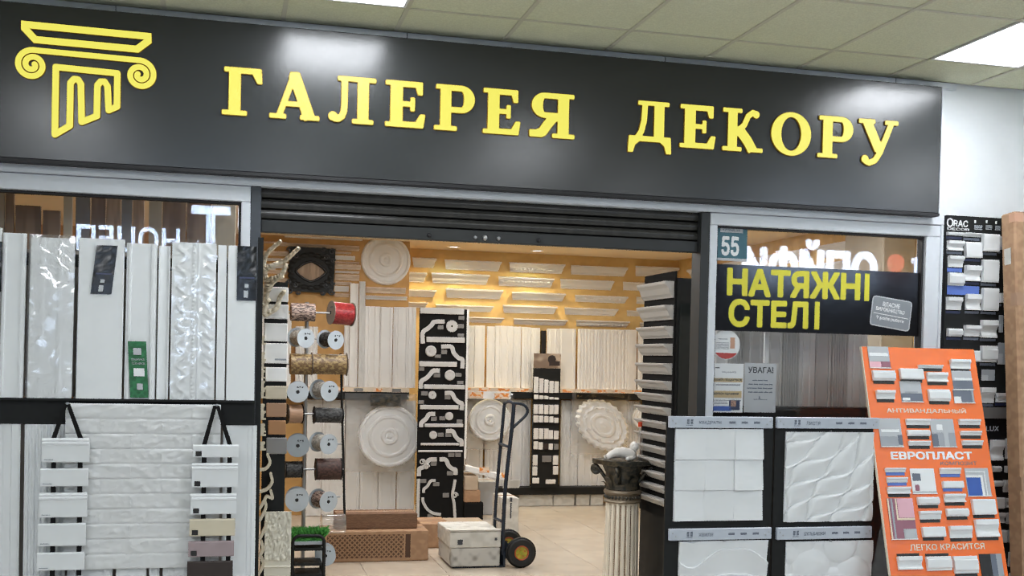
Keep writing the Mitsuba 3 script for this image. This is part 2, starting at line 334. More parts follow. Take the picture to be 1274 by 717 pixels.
def bowl(x0, y0, x1, y1, tv, th):
    """the right half of a letter's round: outer minus inner"""
    ry = (y1 - y0) / 2; rx = min(x1 - x0, ry); xc = x1 - rx
    outer = unary_union([sbox(x0, y0, xc, y1), Polygon(arc(xc, (y0 + y1) / 2, rx, ry, -90, 90))])
    ri = max(rx - tv, 0.02); inner = unary_union([sbox(x0 - 0.01, y0 + th, xc, y1 - th), Polygon(arc(xc, (y0 + y1) / 2, ri, ry - th, -90, 90))])
    return outer.difference(inner)
def E_():
    return [foot(.17, .34, 0, SER), foot(.17, .34, 1 - SER, 1), bx(.1, 0, .34, 1), bx(.1, 0, .76, .12), bx(.1, .88, .74, 1), bx(.3, .455, .58, .56),
            Polygon([(.74, 1), (.74, .72), (.65, .72), (.6, .89), (.6, 1)]), Polygon([(.76, 0), (.8, .3), (.7, .3), (.6, .11), (.6, 0)]), bx(.5, .36, .585, .655)]
GLYPH = {
 'Г': [foot(.22, .52, 0, SER), foot(.15, .3, 1 - SER, 1), bx(.1, 0, .345, 1), bx(.1, .885, .78, 1), Polygon([(.6, 1), (.78, 1), (.8, .69), (.7, .69), (.6, .87)])],
 'А': [foot(.15, .36, 0, SER), foot(.86, .42, 0, SER), ln([(.17, .03), (.5, .95)], .125), ln([(.86, .02), (.5, .95)], .25), Polygon([(.4, .93), (.42, 1), (.6, 1), (.62, .9)]), bx(.25, .27, .76, .37)],
 'Л': [foot(.60, .84, 1 - SER, 1), bx(.62, 0, .86, 1), foot(.74, .46, 0, SER), ln([(.33, .95), (.33, .4)] + [(.32, .25), (.28, .14), (.2, .08), (.1, .08)], .13), Point(.08, .13).buffer(.095)],
 'Е': E_(),
 'Р': [foot(.22, .50, 0, SER), foot(.16, .32, 1 - SER, 1), bx(.1, 0, .335, 1), bowl(.2, .40, .86, 1, .235, .12)],
 'Я': [affinity.scale(bowl(.2, .44, .90, 1, .235, .12), -1, 1, origin=(.45, 0)), affinity.translate(bx(0, 0, 0.001, .001), .6, .1), bx(.565, 0, .80, 1), foot(.74, .34, 1 - SER, 1), foot(.69, .48, 0, SER),
       ln([(.50, .50), (.34, .28), (.24, .12), (.12, .06), (-.04, .055)], .20).intersection(sbox(-.1, 0, 1, 1))],
 'Д': [foot(.58, .76, 1 - SER, 1), bx(.60, .1, .84, 1), ln([(.37, .97), (.35, .55), (.29, .3), (.18, .12)], .13), bx(.0, .07, 1.0, .19),
       Polygon([(-.01, .19), (-.03, -.19), (.09, -.19), (.14, -.02), (.26, .08), (.26, .19)]), Polygon([(1.01, .19), (1.03, -.19), (.91, -.19), (.86, -.02), (.74, .08), (.74, .19)])],
 'К': [foot(.21, .5, 0, SER), foot(.21, .5, 1 - SER, 1), bx(.1, 0, .335, 1), ln([(.3, .44), (.52, .62), (.62, .84), (.74, .93), (.84, .90)], .13), Point(.83, .89).buffer(.085), ln([(.40, .50), (.62, .25), (.76, .03)], .24), foot(.82, .4, 0, SER)],
 'О': [Polygon(arc(.5, .5, .5, .515, 0, 360, 64)).difference(Polygon(arc(.5, .5, .255, .405, 0, 360, 64)))],
 'У': [foot(.18, .44, 1 - SER, 1), foot(.86, .36, 1 - SER, 1), ln([(.17, .97), (.53, .27)], .24), ln([(.86, .95), (.56, .22), (.42, .01), (.27, -.055), (.16, -.02)], .135), Point(.15, .03).buffer(.095)],
}
def letter(ch, x0, x1, z0, z1, asc=0.0):
    p = unary_union([g.buffer(1e-4) for g in GLYPH[ch]]).buffer(.022).buffer(-.044).buffer(.022)
    a, b, c, d = p.bounds; h = z1 - z0
    p = affinity.translate(p, -a, 0)
    return affinity.translate(affinity.scale(p, (x1 - x0) / (c - a), h, origin=(0, 0)), x0, z0)
YELLOW = (0.83, 0.77, 0.11)
letters = [('Г', -0.065, 0.135), ('А', 0.175, 0.430), ('Л', 0.479, 0.726), ('Е', 0.779, 0.993), ('Р', 1.044, 1.264), ('Е', 1.313, 1.522), ('Я', 1.575, 1.834), ('Д', 2.151, 2.411), ('Е', 2.463, 2.681), ('К', 2.726, 2.978), ('О', 3.032, 3.286), ('Р', 3.332, 3.561), ('У', 3.600, 3.862)]
LZ0, LZ1 = 2.850, 3.094
for ch, x0, x1 in letters:
    p = letter(ch, x0, x1, LZ0, LZ1)
    k = part(sign, 'letter', put(extrude(p.buffer(0.003), 0.010), FRONT(0, SY, 0)), 'm_letter_side')
    scene[numbered(k + '__lit_face')] = emit(put(extrude(p, 0.003), FRONT(0, SY - 0.010, 0)), YELLOW, 0.02, 'm_lit_face')
LW = 0.034
def zz(pts): return LineString(pts)
emblem = []
slab_ = [(-1.013, 3.22), (-0.433, 3.214), (-0.432, 3.19), (-0.484, 3.145), (-0.964, 3.15), (-1.013, 3.201)]
emblem.append(Polygon(slab_).buffer(LW / 2, join_style='mitre').difference(Polygon(slab_).buffer(-LW / 2, join_style='mitre')))
def spiral(c, r0, r1, a0, turns, n=70, s=1):
    return [(c[0] + (r0 + (r1 - r0) * t) * math.cos(a0 + s * 2 * math.pi * turns * t), c[1] + (r0 + (r1 - r0) * t) * math.sin(a0 + s * 2 * math.pi * turns * t)) for t in np.linspace(0, 1, n)]
vl, vr = [(-0.977, 3.025), (-0.468, 3.017)]
RV = 0.073
bar = spiral(vl, RV, 0.012, math.pi / 2, 1.80, s=1)[::-1] + spiral(vr, RV, 0.012, math.pi / 2, 1.80, s=-1)
emblem.append(LineString(bar).buffer(LW / 2 * 0.80))
shaft = [(-0.867, 3.023), (-0.577, 3.016), (-0.577, 2.849), (-0.616, 2.828), (-0.623, 2.947), (-0.637, 2.969), (-0.656, 2.968), (-0.671, 2.948), (-0.672, 2.795), (-0.743, 2.76), (-0.749, 2.949), (-0.763, 2.97), (-0.781, 2.971), (-0.798, 2.95), (-0.799, 2.737), (-0.868, 2.689)]
emblem.append(Polygon(shaft).buffer(LW / 2 * 0.9).difference(Polygon(shaft).buffer(-LW / 2 * 0.9)))
for nm, p in zip(('emblem_slab', 'emblem_volutes', 'emblem_shaft'), emblem):
    k = part(sign, nm, put(extrude(p.buffer(0.002), 0.010), FRONT(0, SY, 0)), 'm_letter_side')
    scene[k + '__lit_face'] = emit(put(extrude(p, 0.003), FRONT(0, SY - 0.010, 0)), YELLOW, 0.02, 'm_lit_face')

# window frames, panes, shutter
def window(n, x0, x1, gx0, gx1, gz0, gz1, label):
    k = struct_group(f'window_{n}', label)
    part(k, 'frame', box(x0, x1, -0.045, 0.06, gz1 + 0.012, 2.50, 0.004), 'm_aluminium')
    part(k, 'frame', box(x0, x1, -0.045, 0.06, 0.02, gz0 - 0.012, 0.004), 'm_aluminium')
    part(k, 'frame', box(gx1 + 0.012, x1, -0.045, 0.06, gz0 - 0.011, gz1 + 0.011, 0.004), 'm_aluminium')
    part(k, 'frame', box(x0, gx0 - 0.012, -0.045, 0.06, gz0 - 0.011, gz1 + 0.011, 0.004), 'm_aluminium')
    g = [box(gx0 - 0.012, gx1 + 0.012, -0.02, 0.03, gz1, gz1 + 0.012), box(gx0 - 0.012, gx1 + 0.012, -0.02, 0.03, gz0 - 0.012, gz0),
         box(gx0 - 0.012, gx0, -0.02, 0.03, gz0, gz1), box(gx1, gx1 + 0.012, -0.02, 0.03, gz0, gz1)]
    part(k, 'gasket', cat(g), 'm_gasket')
    part(k, 'pane', quad((gx0, 0.0, gz0), (gx1, 0.0, gz0), (gx1, 0.0, gz1), (gx0, 0.0, gz1)), 'm_pane')
window(1, -1.9, 0.088, -1.80, 0.028, 0.30, 2.405, 'left shop window behind the leaning white boards')
window(2, 2.703, 4.235, 2.762, 4.125, 0.30, 2.418, 'right shop window with stickers')
k = struct_group('trim_3', 'white aluminium rails round the shop front')
part(k, 'head_rail', box(-1.9, 4.257, -0.05, 0.05, 2.503, 2.562, 0.004), 'm_aluminium')
part(k, 'side_rail', box(4.2355, 4.256, -0.05, 0.05, 0.0, 2.5025, 0.004), 'm_aluminium')
shutter = thing('roller_shutter', 'dark roller shutter pulled half up over the shop entrance', 'roller shutter')
part(shutter, 'guide_rail', box(0.089, 0.143, -0.04, 0.09, 0.0, 2.502, 0.003), 'm_post_grey')
part(shutter, 'guide_rail', box(2.648, 2.702, -0.04, 0.09, 0.0, 2.502, 0.003), 'm_dark_metal')
z = 2.335
while z < 2.50:
    z1 = min(z + 0.056, 2.502); pr = [(0.045, z), (0.018, z + 0.006)] + [(0.012 - 0.008 * math.sin(math.pi * t), z + 0.008 + (z1 - z - 0.012) * t) for t in np.linspace(0, 1, 7)] + [(0.02, z1 - 0.002), (0.045, z1)]
    part(shutter, 'slat', prism(pr, 0.144, 2.647), 'm_shutter', 30); z = z1
bb = part(shutter, 'bottom_bar', box(0.144, 2.647, 0.0, 0.05, 2.268, 2.334, 0.004), 'm_dark_metal')
for x, r, m in [(1.051, 0.012, 'm_gasket'), (1.310, 0.01, 'm_steel'), (1.365, 0.016, 'm_chrome'), (1.443, 0.012, 'm_steel'), (1.677, 0.012, 'm_gasket')]:
    part(bb, 'lock_knob' if m == 'm_chrome' else 'bolt', axis_to(lathe([(0, .018), (r * .7, .016), (r, .008), (r, 0), (0, 0)], 16), (x, 0.0, 2.293), (0, -1, 0)), m, 40)

# ------------------------------------------------------------------ shop shell
struct('floor', box(-2.6, 5.1, -0.06, 6.1, -0.12, -0.006), 'm_floor_joint', label='shop floor')
for i in range(13):
    for j in range(12):
        x0, y0 = -2.6 + 0.6 * i, -0.06 + 0.6 * j
        t = box(x0 + 0.0015, min(x0 + 0.5985, 5.1), y0 + 0.0015, min(y0 + 0.5985, 6.1), -0.006, 0.0)
        part('floor_001', 'tile', t, 'm_floor')
struct('wall_back', box(-2.6, 5.1, 6.0, 6.1, 0, SHOP_CEIL), 'm_orange_wall', label='orange back wall of the shop')
struct('wall_inner', box(-2.6, 1.76, 5.3, 5.4, 0, SHOP_CEIL), 'm_inner_wall', label='orange wall standing before the back wall at the left')
struct('wall_shop_left', box(-2.6, -2.5, 0.16, 5.3, 0, SHOP_CEIL), 'm_orange_wall')
struct('wall_shop_right', box(5.0, 5.1, 0.16, 6.0, 0, SHOP_CEIL), 'm_orange_wall', label='orange side wall of the shop')
hx = sorted(x for x, _ in downlights); hy = downlights[0][1]; hw = 0.047      # the slab leaves a square hole above each downlight
slabs = [box(-2.6, 5.1, 0.16, hy - hw, SHOP_CEIL, SHOP_CEIL + 0.1), box(-2.6, 5.1, hy + hw, 6.1, SHOP_CEIL, SHOP_CEIL + 0.1)]
slabs += [box(a, b, hy - hw, hy + hw, SHOP_CEIL, SHOP_CEIL + 0.1) for a, b in zip([-2.6] + [x + hw for x in hx], [x - hw for x in hx] + [5.1])]
struct('ceiling_shop', cat(slabs), 'm_shop_ceiling', label='ceiling of the shop')
struct('wall_pillar', box(4.72, 5.0, 1.35, 1.9, 0, SHOP_CEIL, 0.01), 'm_pillar', label='beige pillar inside the right window')
for i, (x, y, a, b) in enumerate(shop_panels):
    t = thing('ceiling_light', f'{"square" if a == b else "long"} unseen light panel in the shop ceiling, {ORD[i]} of its lamps', 'ceiling light', 'light panels in the shop ceiling')
    part(t, 'frame', box(x - a - 0.02, x + a + 0.02, y - b - 0.02, y + b + 0.02, SHOP_CEIL - 0.012, SHOP_CEIL - 0.0005), 'm_paper')
    scene[t + '__diffuser'] = emit(quad((x - a, y + b, SHOP_CEIL - 0.013), (x + a, y + b, SHOP_CEIL - 0.013), (x + a, y - b, SHOP_CEIL - 0.013), (x - a, y - b, SHOP_CEIL - 0.013)), SHOP_LIGHT, 1.0)
for i, (x, y) in enumerate(downlights):
    t = thing('downlight', f'small round warm downlight over the orange back wall, {ORD[i]} from the left', 'downlight', 'downlights along the back wall')
    part(t, 'trim_ring', put(lathe([(0.044, 0.027), (0.044, -0.003), (0.050, -0.006), (0.070, -0.004), (0.072, -0.0005), (0.0465, -0.0005), (0.0465, 0.027)], 32), mat((x, y, SHOP_CEIL), (1, 0, 0), (0, 1, 0), (0, 0, 1))), 'm_paper', 40)
    th = np.arange(24) * math.pi / 12
    V = np.vstack([np.stack([x + 0.0435 * np.cos(th), y + 0.0435 * np.sin(th), 0 * th + SHOP_CEIL + 0.024], 1), [[x, y, SHOP_CEIL + 0.024]]])
    scene[t + '__lens'] = emit(trimesh.Trimesh(V, [[24, (q + 1) % 24, q] for q in range(24)], process=False), DOWNLIGHT, 1.0)

# ------------------------------------------------------------------ moulding boards: profiles extruded upright
def profile(kind, w, t):
    """front outline (x, y) of an upright board: x from 0 to w, y from 0 (back) to -t"""
    if kind == 'plain': f = [(0, .6), (.02, 1), (.98, 1), (1, .6)]
    elif kind == 'beaded': f = [(0, .5), (.02, .75), (.08, .8), (.09, 1), (.16, 1), (.17, .7), (.80, .66), (.81, .95), (.86, 1), (.91, .95), (.92, .7), (.98, .7), (1, .4)]
    elif kind == 'stepped': f = [(0, .4), (.0, .5), (.14, .55), (.15, .75), (.34, .78), (.35, .95), (.66, 1), (.67, .8), (.84, .76), (.85, .55), (1, .5)]
    elif kind == 'fluted':
        f = [(0, .6)]
        for k in range(6): f += [(.06 + .15 * k, 1), (.10 + .15 * k, .99), (.115 + .15 * k, .66), (.175 + .15 * k, .66), (.19 + .15 * k, .99)]
        f += [(.98, 1), (1, .6)]
        f = [(min(a, .985), b) for a, b in f[:-1]] + [f[-1]]
    elif kind == 'cove': f = [(0, .9), (.03, 1), (.12, 1), (.13, .85)] + [(.13 + .6 * s, .85 - .55 * math.sin(math.pi / 2 * s)) for s in np.linspace(.1, 1, 8)] + [(.76, .4), (.86, .45), (.88, .6), (.97, .6), (1, .3)]
    else: f = [(0, .5), (.03, .7), (.22, .75), (.25, 1), (.32, 1), (.35, .8), (.62, .8), (.66, 1), (.72, 1), (.75, .75), (.97, .72), (1, .45)]
    xs = np.maximum.accumulate([a for a, _ in f])
    return [(0, 0)] + [(w * a, -t * b) for a, (_, b) in zip(xs, f)] + [(w, 0)]
KINDS = ['plain', 'beaded', 'stepped', 'fluted', 'cove', 'ribbed']
def upright(x0, x1, z0, z1, y0, y1, kind, t=0.022):
    """board standing at y0 (its back) at the foot and y1 at the top"""
    m = prism(profile(kind, x1 - x0, t), 0, z1 - z0, 'z'); v = m.vertices.copy()
    s = v[:, 2] / (z1 - z0); v[:, 0] += x0; v[:, 1] += y0 + (y1 - y0) * s; v[:, 2] += z0; m.vertices = v; return m
def scroll_relief(w, t, n=5):
    """height of scrolls and a beaded middle rib on a board"""
    def h(u, v):
        a = v * n * 2 * np.pi; c = .24 + .10 * np.sin(a); d = np.abs(u - c)
        s = np.exp(-(d / .055)**2) * .55 + np.exp(-((u - (.24 - .12 * np.sin(a)))**2 / .004)) * .25 * (.5 + .5 * np.cos(2 * a))
        rib = np.exp(-((u - .5) / .025)**2) * .6 * (.6 + .4 * np.cos(v * 260)) + np.exp(-((u - .60) / .02)**2) * .35
        leaf = np.exp(-((u - .82 - .05 * np.sin(2 * a)) / .07)**2) * .45 * (.5 + .5 * np.cos(2 * a + 18 * u))
        return t * (.55 + .45 * np.clip(s + rib + leaf, 0, 1.1))
    return h
def film(x0, x1, z0, z1, y, amp=0.004, nx=14, nz=26, seed=0):
    def fn(u, v):
        w = hn(u * 6, v * 14, seed, seed); return x0 + (x1 - x0) * u, y - amp * (w * 2 + .25 * np.sin(40 * v + 9 * u)), z0 + (z1 - z0) * v
    return grid(nx, nz, fn)

# the rack before the left window
RY = -0.40
rack = thing('board_rack', 'black steel display rack before the left shop window', 'display rack')
part(rack, 'post', box(*(0.123, 0.149), RY + 0.02, RY + 0.06, 0.0, 2.20), 'm_black')
part(rack, 'post', box(-1.86, -1.82, RY + 0.02, RY + 0.06, 0.0, 2.20), 'm_black')
part(rack, 'crossbar', box(-1.82, 0.118, RY - 0.012, RY + 0.05, 1.262, 1.385, 0.003), 'm_black')
part(rack, 'ledge', box(-1.82, 0.118, RY - 0.04, RY - 0.013, 1.375, 1.385), 'm_black')
part(rack, 'crossbar', box(-1.82, 0.118, RY + 0.055, RY + 0.075, 2.02, 2.08), 'm_black')
part(rack, 'crossbar', box(-1.82, 0.118, RY - 0.012, RY + 0.05, 0.06, 0.16, 0.003), 'm_black')
part(rack, 'foot', box(-1.90, -1.78, RY - 0.16, RY + 0.16, 0.0, 0.03), 'm_black')
part(rack, 'foot', box(0.055, 0.148, RY - 0.16, RY + 0.16, 0.0, 0.03), 'm_black')
part(rack, 'back_panel', box(-1.82, 0.10, RY + 0.10, RY + 0.11, 0.16, 1.26), 'm_rack_back')
part(rack, 'back_panel', box(-1.82, 0.10, RY + 0.10, RY + 0.11, 1.39, 2.10), 'm_rack_back')
def fmap(k, x0, x1, z0, z1, nm='m_film', y=None, seed=0, amp=0.004):
    return part(k, 'plastic_wrap', film(x0, x1, z0, z1, y, amp, seed=seed), nm, True)
uppers = [(-1.059, -0.954, 1.391, 2.168), (-0.936, -0.737, 1.39, 2.153), (-0.719, -0.51, 1.389, 2.159), (-0.5, -0.356, 1.387, 2.145), (-0.35, -0.296, 1.388, 2.138), (-0.288, -0.078, 1.39, 2.16), (-0.07, -0.028, 1.39, 2.154), (-0.022, 0.115, 1.391, 2.154)]
info = [('beaded', 'white moulding board with narrow side beads, leftmost on the rack before the left window'), ('ribbed', 'wide plastic-wrapped white board, second on the upper tier of the left rack'),
        ('plain', 'smooth white board carrying a black tag near its top on the left rack'), ('beaded', 'white board carrying a green tag near its foot on the left rack'),
        ('cove', 'narrow rounded white moulding between green-tagged board and scroll board'), ('scroll', 'white board with moulded scrolls and beads under plastic film'),
        ('plain', 'thin white strip moulding right of the scroll board'), ('plain', 'smooth white board with black film tag at the right end of the left rack')]
front = {}
TOPY = RY + 0.045
for i, ((x0, x1, z0, z1), (kind, lab)) in enumerate(zip(uppers, info)):
    z0 = 1.386; yb, yt = RY - 0.014, RY + 0.05
    if kind == 'scroll':
        m = slab(34, 150, x0, x1, z0, z1, 0, scroll_relief(x1 - x0, 0.022, 8)); v = m.vertices.copy(); v[:, 1] += yb + (yt - yb) * (v[:, 2] - z0) / (z1 - z0); m.vertices = v
        k = solo('moulding_board', m, 'm_plaster', lab, 'moulding board', 'boards on the upper tier of the left rack', 25)
    else: k = solo('moulding_board', upright(x0, x1, z0, z1, yb, yt, kind, 0.016 if i == 6 else 0.024), 'm_plaster', lab, 'moulding board', 'boards on the upper tier of the left rack')
    front[i] = k
    if i in (1, 2, 5):
        f = film(x0 - 0.004, x1 + 0.006, z0 + 0.003, z1 + 0.012, 0, 0.004, 12, 40, i); v = f.vertices.copy(); v[:, 1] += -0.034 + yb + (yt - yb) * (v[:, 2] - z0) / (z1 - z0); f.vertices = v
        if i != 2: part(k, 'plastic_wrap', f, 'm_film' if i == 1 else 'm_film_clear', True)
k = solo('moulding_board', upright(-1.30, -1.063, 1.386, 2.19, RY - 0.014, RY + 0.05, 'plain'), 'm_plaster', 'white board cut by the left edge of the picture, black tag at its side', 'moulding board', 'boards on the upper tier of the left rack')
front['edge'] = k
def tag(parent, x0, x1, z0, z1, y, lean, m, extra, nm='tag', tw=0.0):
    def st(q): 
        v = q.vertices.copy(); v[:, 0] += tw * (v[:, 2] - z0); v[:, 1] += lean * (v[:, 2] - z0); q.vertices = v; return q
    g = slab(8, 20, x0, x1, z0, z1, y, lambda u, v: 0.002 + 0.006 * hn(u * 3, v * 7, 1.5, 3) * (0.2 + v))
    kk = part(parent, nm, st(g), m, 30)
    for (a, b, c, d, mm) in extra: part(kk, 'print', st(box(x0 + (x1 - x0) * a, x0 + (x1 - x0) * b, y - 0.0095, y - 0.0082, z0 + (z1 - z0) * c, z0 + (z1 - z0) * d)), mm)
    return kk
lean = 0.064 / 0.8
def rackY(z): return RY - 0.014 - 0.024 + lean * (z - 1.386)
for i, r, tw in ((2, (-0.66, -0.565, 1.89, 2.126), 0.10), (7, (0.023, 0.116, 1.882, 2.153), 0.0), ('edge', (-1.12, -1.058, 1.885, 2.123), 0.0)):
    x0, x1, z0, z1 = r
    tag(front[i], x0, x1, z0, z1, rackY(z0) - 0.001, lean, 'm_black_gloss', [(.36, .58, .05, .18, 'm_paper_grey'), (.40, .60, .23, .30, 'm_paper_grey'), (.12, .9, .40, .43, 'm_print_navy')], 'film_tag', tw)
x0, x1, z0, z1 = (-0.469, -0.385, 1.394, 1.666)
g = tag(front[3], x0, x1, z0, z1, rackY(z0) - 0.001, lean, 'm_green', [(.28, .72, .76, .88, 'm_paper_grey'), (.25, .85, .38, .52, 'm_paper'), (.4, .72, .14, .25, 'm_paper_grey')], 'green_tag', -0.06)
for s, a in (('ФАБРИКА', .655), ('ТЕХНИКИ', .585)):
    part(g, 'lettering', put(text(s, 0.012, 0.062, 0.0008), FRONT(x0 + 0.012 - 0.06 * (z1 - z0) * a, rackY(z0) - 0.0095 + lean * (z1 - z0) * a, z0 + (z1 - z0) * a)), 'm_paper_grey')

lowers = [(-1.266, -0.966, -0.176, 1.268), (-0.946, -0.76, -0.191, 1.269), (-0.749, -0.542, -0.204, 1.271), (-0.527, -0.385, -0.215, 1.272), (-0.372, -0.324, -0.221, 1.273), (-0.309, -0.156, -0.228, 1.274), (-0.141, -0.048, -0.236, 1.275), (-0.032, 0.131, -0.244, 1.276)]
linfo = ['cove', 'fluted', 'beaded', 'plain', 'cove', 'stepped', 'ribbed', 'cove']
llab = ['white coved board at the lower left edge of the left rack', 'white fluted board, second on the lower tier of the left rack', 'white board behind the left chain of samples', 'white board behind the left half of the brick wallpaper',
        'narrow white moulding behind the brick wallpaper', 'white board behind the right half of the brick wallpaper', 'white board behind the right chain of samples', 'smooth coved white board at the lower right end of the left rack']
for (x0, x1, _, _), kd, lb in zip(lowers, linfo, llab):
    solo('moulding_board', upright(x0, x1, 0.161, 1.26, RY - 0.005, RY + 0.006, kd, 0.024), 'm_plaster', lb, 'moulding board', 'boards on the lower tier of the left rack')

# brick wallpaper hanging from the rack
WX0, WX1, WZ0, WZ1 = -0.76, -0.044, 0.565, 1.364
WY = RY - 0.047
wp = thing('brick_wallpaper', 'sheet of white brick-relief foam wallpaper hanging between two sample chains', 'wallpaper')
part(wp, 'sheet', box(WX0, WX1, WY, WY + 0.004, WZ0, WZ1), 'm_foam')
rows, bh = 11, (WZ1 - WZ0) / 11
for r in range(rows):
    cuts = sorted([WX0] + [x for x in (WX0 + 0.02 + (0.14 if r % 2 else 0.0) + 0.28 * q for q in range(0, 5)) if WX0 + 0.06 < x < WX1 - 0.04] + [WX1])
    for a, b in zip(cuts[:-1], cuts[1:]):
        m = slab(34, 12, a + 0.0003, b - 0.0003, WZ0 + r * bh + 0.0007, WZ0 + (r + 1) * bh - 0.0007, WY,
                 lambda u, v, a=a, b=b, r=r: 0.016 * np.minimum(1, .25 + 9 * np.minimum(v, 1 - v)) * (0.16 + 1.25 * np.abs(hn((a + u * (b - a)) * 24 + v * 1.3, v * 2.2 - (a + u * (b - a)) * 10 + r * 7.3, 0.3, 5) - .45)) + 0.0012 * np.sign(math.sin(a * 999)))
        part(wp, 'brick', m, 'm_foam', 50)

# chains of small skirting samples on black straps
def chain(name, label, samples, x0, x1, nail, y, ztop):
    t = thing(name, label, 'sample chain')
    xa, xb = x0 + 0.24 * (x1 - x0), x0 + 0.80 * (x1 - x0)
    zb = samples[-1][1]
    part(t, 'nail', rod((nail[0], RY - 0.041, nail[1]), (nail[0], y - 0.012, nail[1] + 0.004), 0.006), 'm_steel')
    for s in (xa, xb):
        part(t, 'strap', cat([box(s - 0.011, s + 0.011, y + 0.002, y + 0.005, zb, ztop),
                              prism([(ztop, s - 0.011), (ztop, s + 0.011), (nail[1], nail[0] + 0.011 * np.sign(s - nail[0]) * .5 + 0.006), (nail[1], nail[0] + 0.011 * np.sign(s - nail[0]) * .5 - 0.012)], y + 0.001, y + 0.004, 'y')]), 'm_black_matt')
    for q, (z1, z0, m, lb, kd) in enumerate(samples):
        dx = -0.004 * q
        if kd: pr = [(y, z0), (y - .014, z0), (y - .016, z0 + .004), (y - .016, z1 - .034), (y - .020, z1 - .030), (y - .020, z1 - .022), (y - .013, z1 - .018), (y - .016, z1 - .010), (y - .010, z1), (y, z1)]
        else: pr = [(y, z0), (y - .013, z0), (y - .015, z0 + .003), (y - .015, z1 - .006), (y - .010, z1), (y, z1)]
        k = part(t, 'sample', prism(pr, x0 + dx, x1 + dx), m, False, lb)
        if lb and 'mark' in lb: part(k, 'sticker', box(x0 + dx + .012, x0 + dx + .04, y - .0175, y - .0165, z0 + .006, z0 + .030), 'm_print_black')
        else: part(k, 'print', box(x0 + dx + .010, x0 + dx + .05, y - .0175, y - .0165, z0 + .010, z0 + .014), 'm_print_grey')
CY = RY - 0.09
zs = [1.201, 1.087, 1.057, 0.973, 0.942, 0.826, 0.797, 0.690, 0.659, 0.575, 0.545, 0.437]
chain('sample_chain', 'chain of white skirting samples hanging left of the brick wallpaper', [(zs[2 * q], zs[2 * q + 1], 'm_plaster', None, q in (0, 2)) for q in range(6)],
      *(-0.855, -0.645), (-0.746, 1.361), CY, zs[0])
zs = [1.171, 1.110, 1.082, 0.964, 0.933, 0.832, 0.809, 0.726, 0.700, 0.625, 0.602, 0.455]
ms = ['m_plaster', 'm_plaster', 'm_plaster', 'm_sample_cream', 'm_sample_mauve', 'm_sample_dark']
lb = ['white sample with a dark square mark', 'white beaded sample with a dark square mark', 'white beaded sample with a dark square mark', 'beige sample with a dark square mark', 'mauve sample with a dark square mark', 'dark brown sample']
chain('sample_chain', 'chain of white, beige, mauve and dark skirting samples hanging right of the brick wallpaper', [(zs[2 * q], zs[2 * q + 1], ms[q], lb[q], q in (1, 2)) for q in range(6)],
      *(-0.171, 0.044), (-0.063, 1.361), CY, zs[0])

# ------------------------------------------------------------------ right: stand with four sculpted wall panels
PY = -0.46
stand = thing('panel_stand', 'black double display board holding four white sculpted wall panels before the right window', 'display stand')
SXS = [(2.296, 2.926), (2.938, 3.578)]
for x0, x1 in SXS: part(stand, 'back_board', box(x0, min(x1, 3.548), PY, PY + 0.018, 0.02, 1.325), 'm_black')
part(stand, 'foot', box(SXS[0][0], SXS[1][1] - .02, PY - 0.12, PY + 0.22, 0.0, 0.02), 'm_black')
for xx in (SXS[0][0] + .1, SXS[1][1] - .1): part(stand, 'brace', prism([(PY + 0.018, 1.1), (PY + 0.018, 1.05), (PY + 0.20, 0.02), (PY + 0.22, 0.02)], xx, xx + 0.02), 'm_black')
def leaf(u, v):
    # long curved leaves lying side by side: lens-shaped cells between wavy creases, each rising to one edge
    a = math.radians(-52); X = u - .5; Y = v - .5
    s_ = 3.1 * (math.cos(a) * X - math.sin(a) * Y + .10 * np.sin(4.2 * Y + 1.0)); t_ = 7.6 * (math.sin(a) * X + math.cos(a) * Y + .10 * np.sin(3.6 * X + 2.6 * Y + .4)) + 20
    k = np.floor(t_); best = np.zeros_like(u)
    for dk in (-1, 0, 1):
        b0 = k + dk + .46 * np.cos(np.pi * (s_ + k + dk)); b1 = k + dk + 1 + .46 * np.cos(np.pi * (s_ + k + dk + 1))
        f = (t_ - b0) / np.maximum(b1 - b0, .05); best = np.where((f >= 0) & (f < 1), f, best)
    return 0.006 + 0.020 * np.sin(np.pi / 2 * best)**1.2 * (1 - .55 * best**6)
def waves(u, v):
    p = v * 3.6 + .36 * np.sin(2 * np.pi * u * 1.05 + .6) + .10 * np.sin(4 * np.pi * u)
    return 0.005 + 0.020 * np.mod(p, 1)**1.3 * (0.75 + .25 * np.cos(2 * np.pi * u))
def bubbles(u, v):
    h = np.zeros_like(u)
    for cx, cy, r in ((.28, .70, .22), (.78, .62, .20), (.55, .50, .2), (.1, .4, .25), (.4, .25, .25), (.85, .25, .25), (.2, .97, .12), (.62, .95, .2), (.97, .9, .15), (.08, .85, .1)):
        h = np.maximum(h, np.sqrt(np.maximum(r * r - (u - cx)**2 - (v - cy)**2, 0)))
    return 0.005 + 0.085 * h
specs = [((2.341, 2.862, 0.758, 1.262), 'square'), ((2.999, 3.547, 0.744, 1.248), 'leaf'), ((2.379, 2.904, 0.153, 0.647), 'wave'), ((3.019, 3.56, 0.128, 0.633), 'bubble')]
bars = [(2.299, 2.911, 1.267, 1.33), (2.936, 3.57, 1.268, 1.331), (2.315, 2.92, 0.654, 0.718), (2.954, 3.581, 0.647, 0.715)]
ptxt = ['КВАДРАТИ', 'ЛИСТЯ', 'ХВИЛЯ', 'БУЛЬБАШКИ']
plab = ['panel of nine staggered squares', 'panel with leaf relief', 'panel with flowing waves', 'panel with soft bubbles']
SXS[1] = (SXS[1][0], min(SXS[1][1], 3.545))
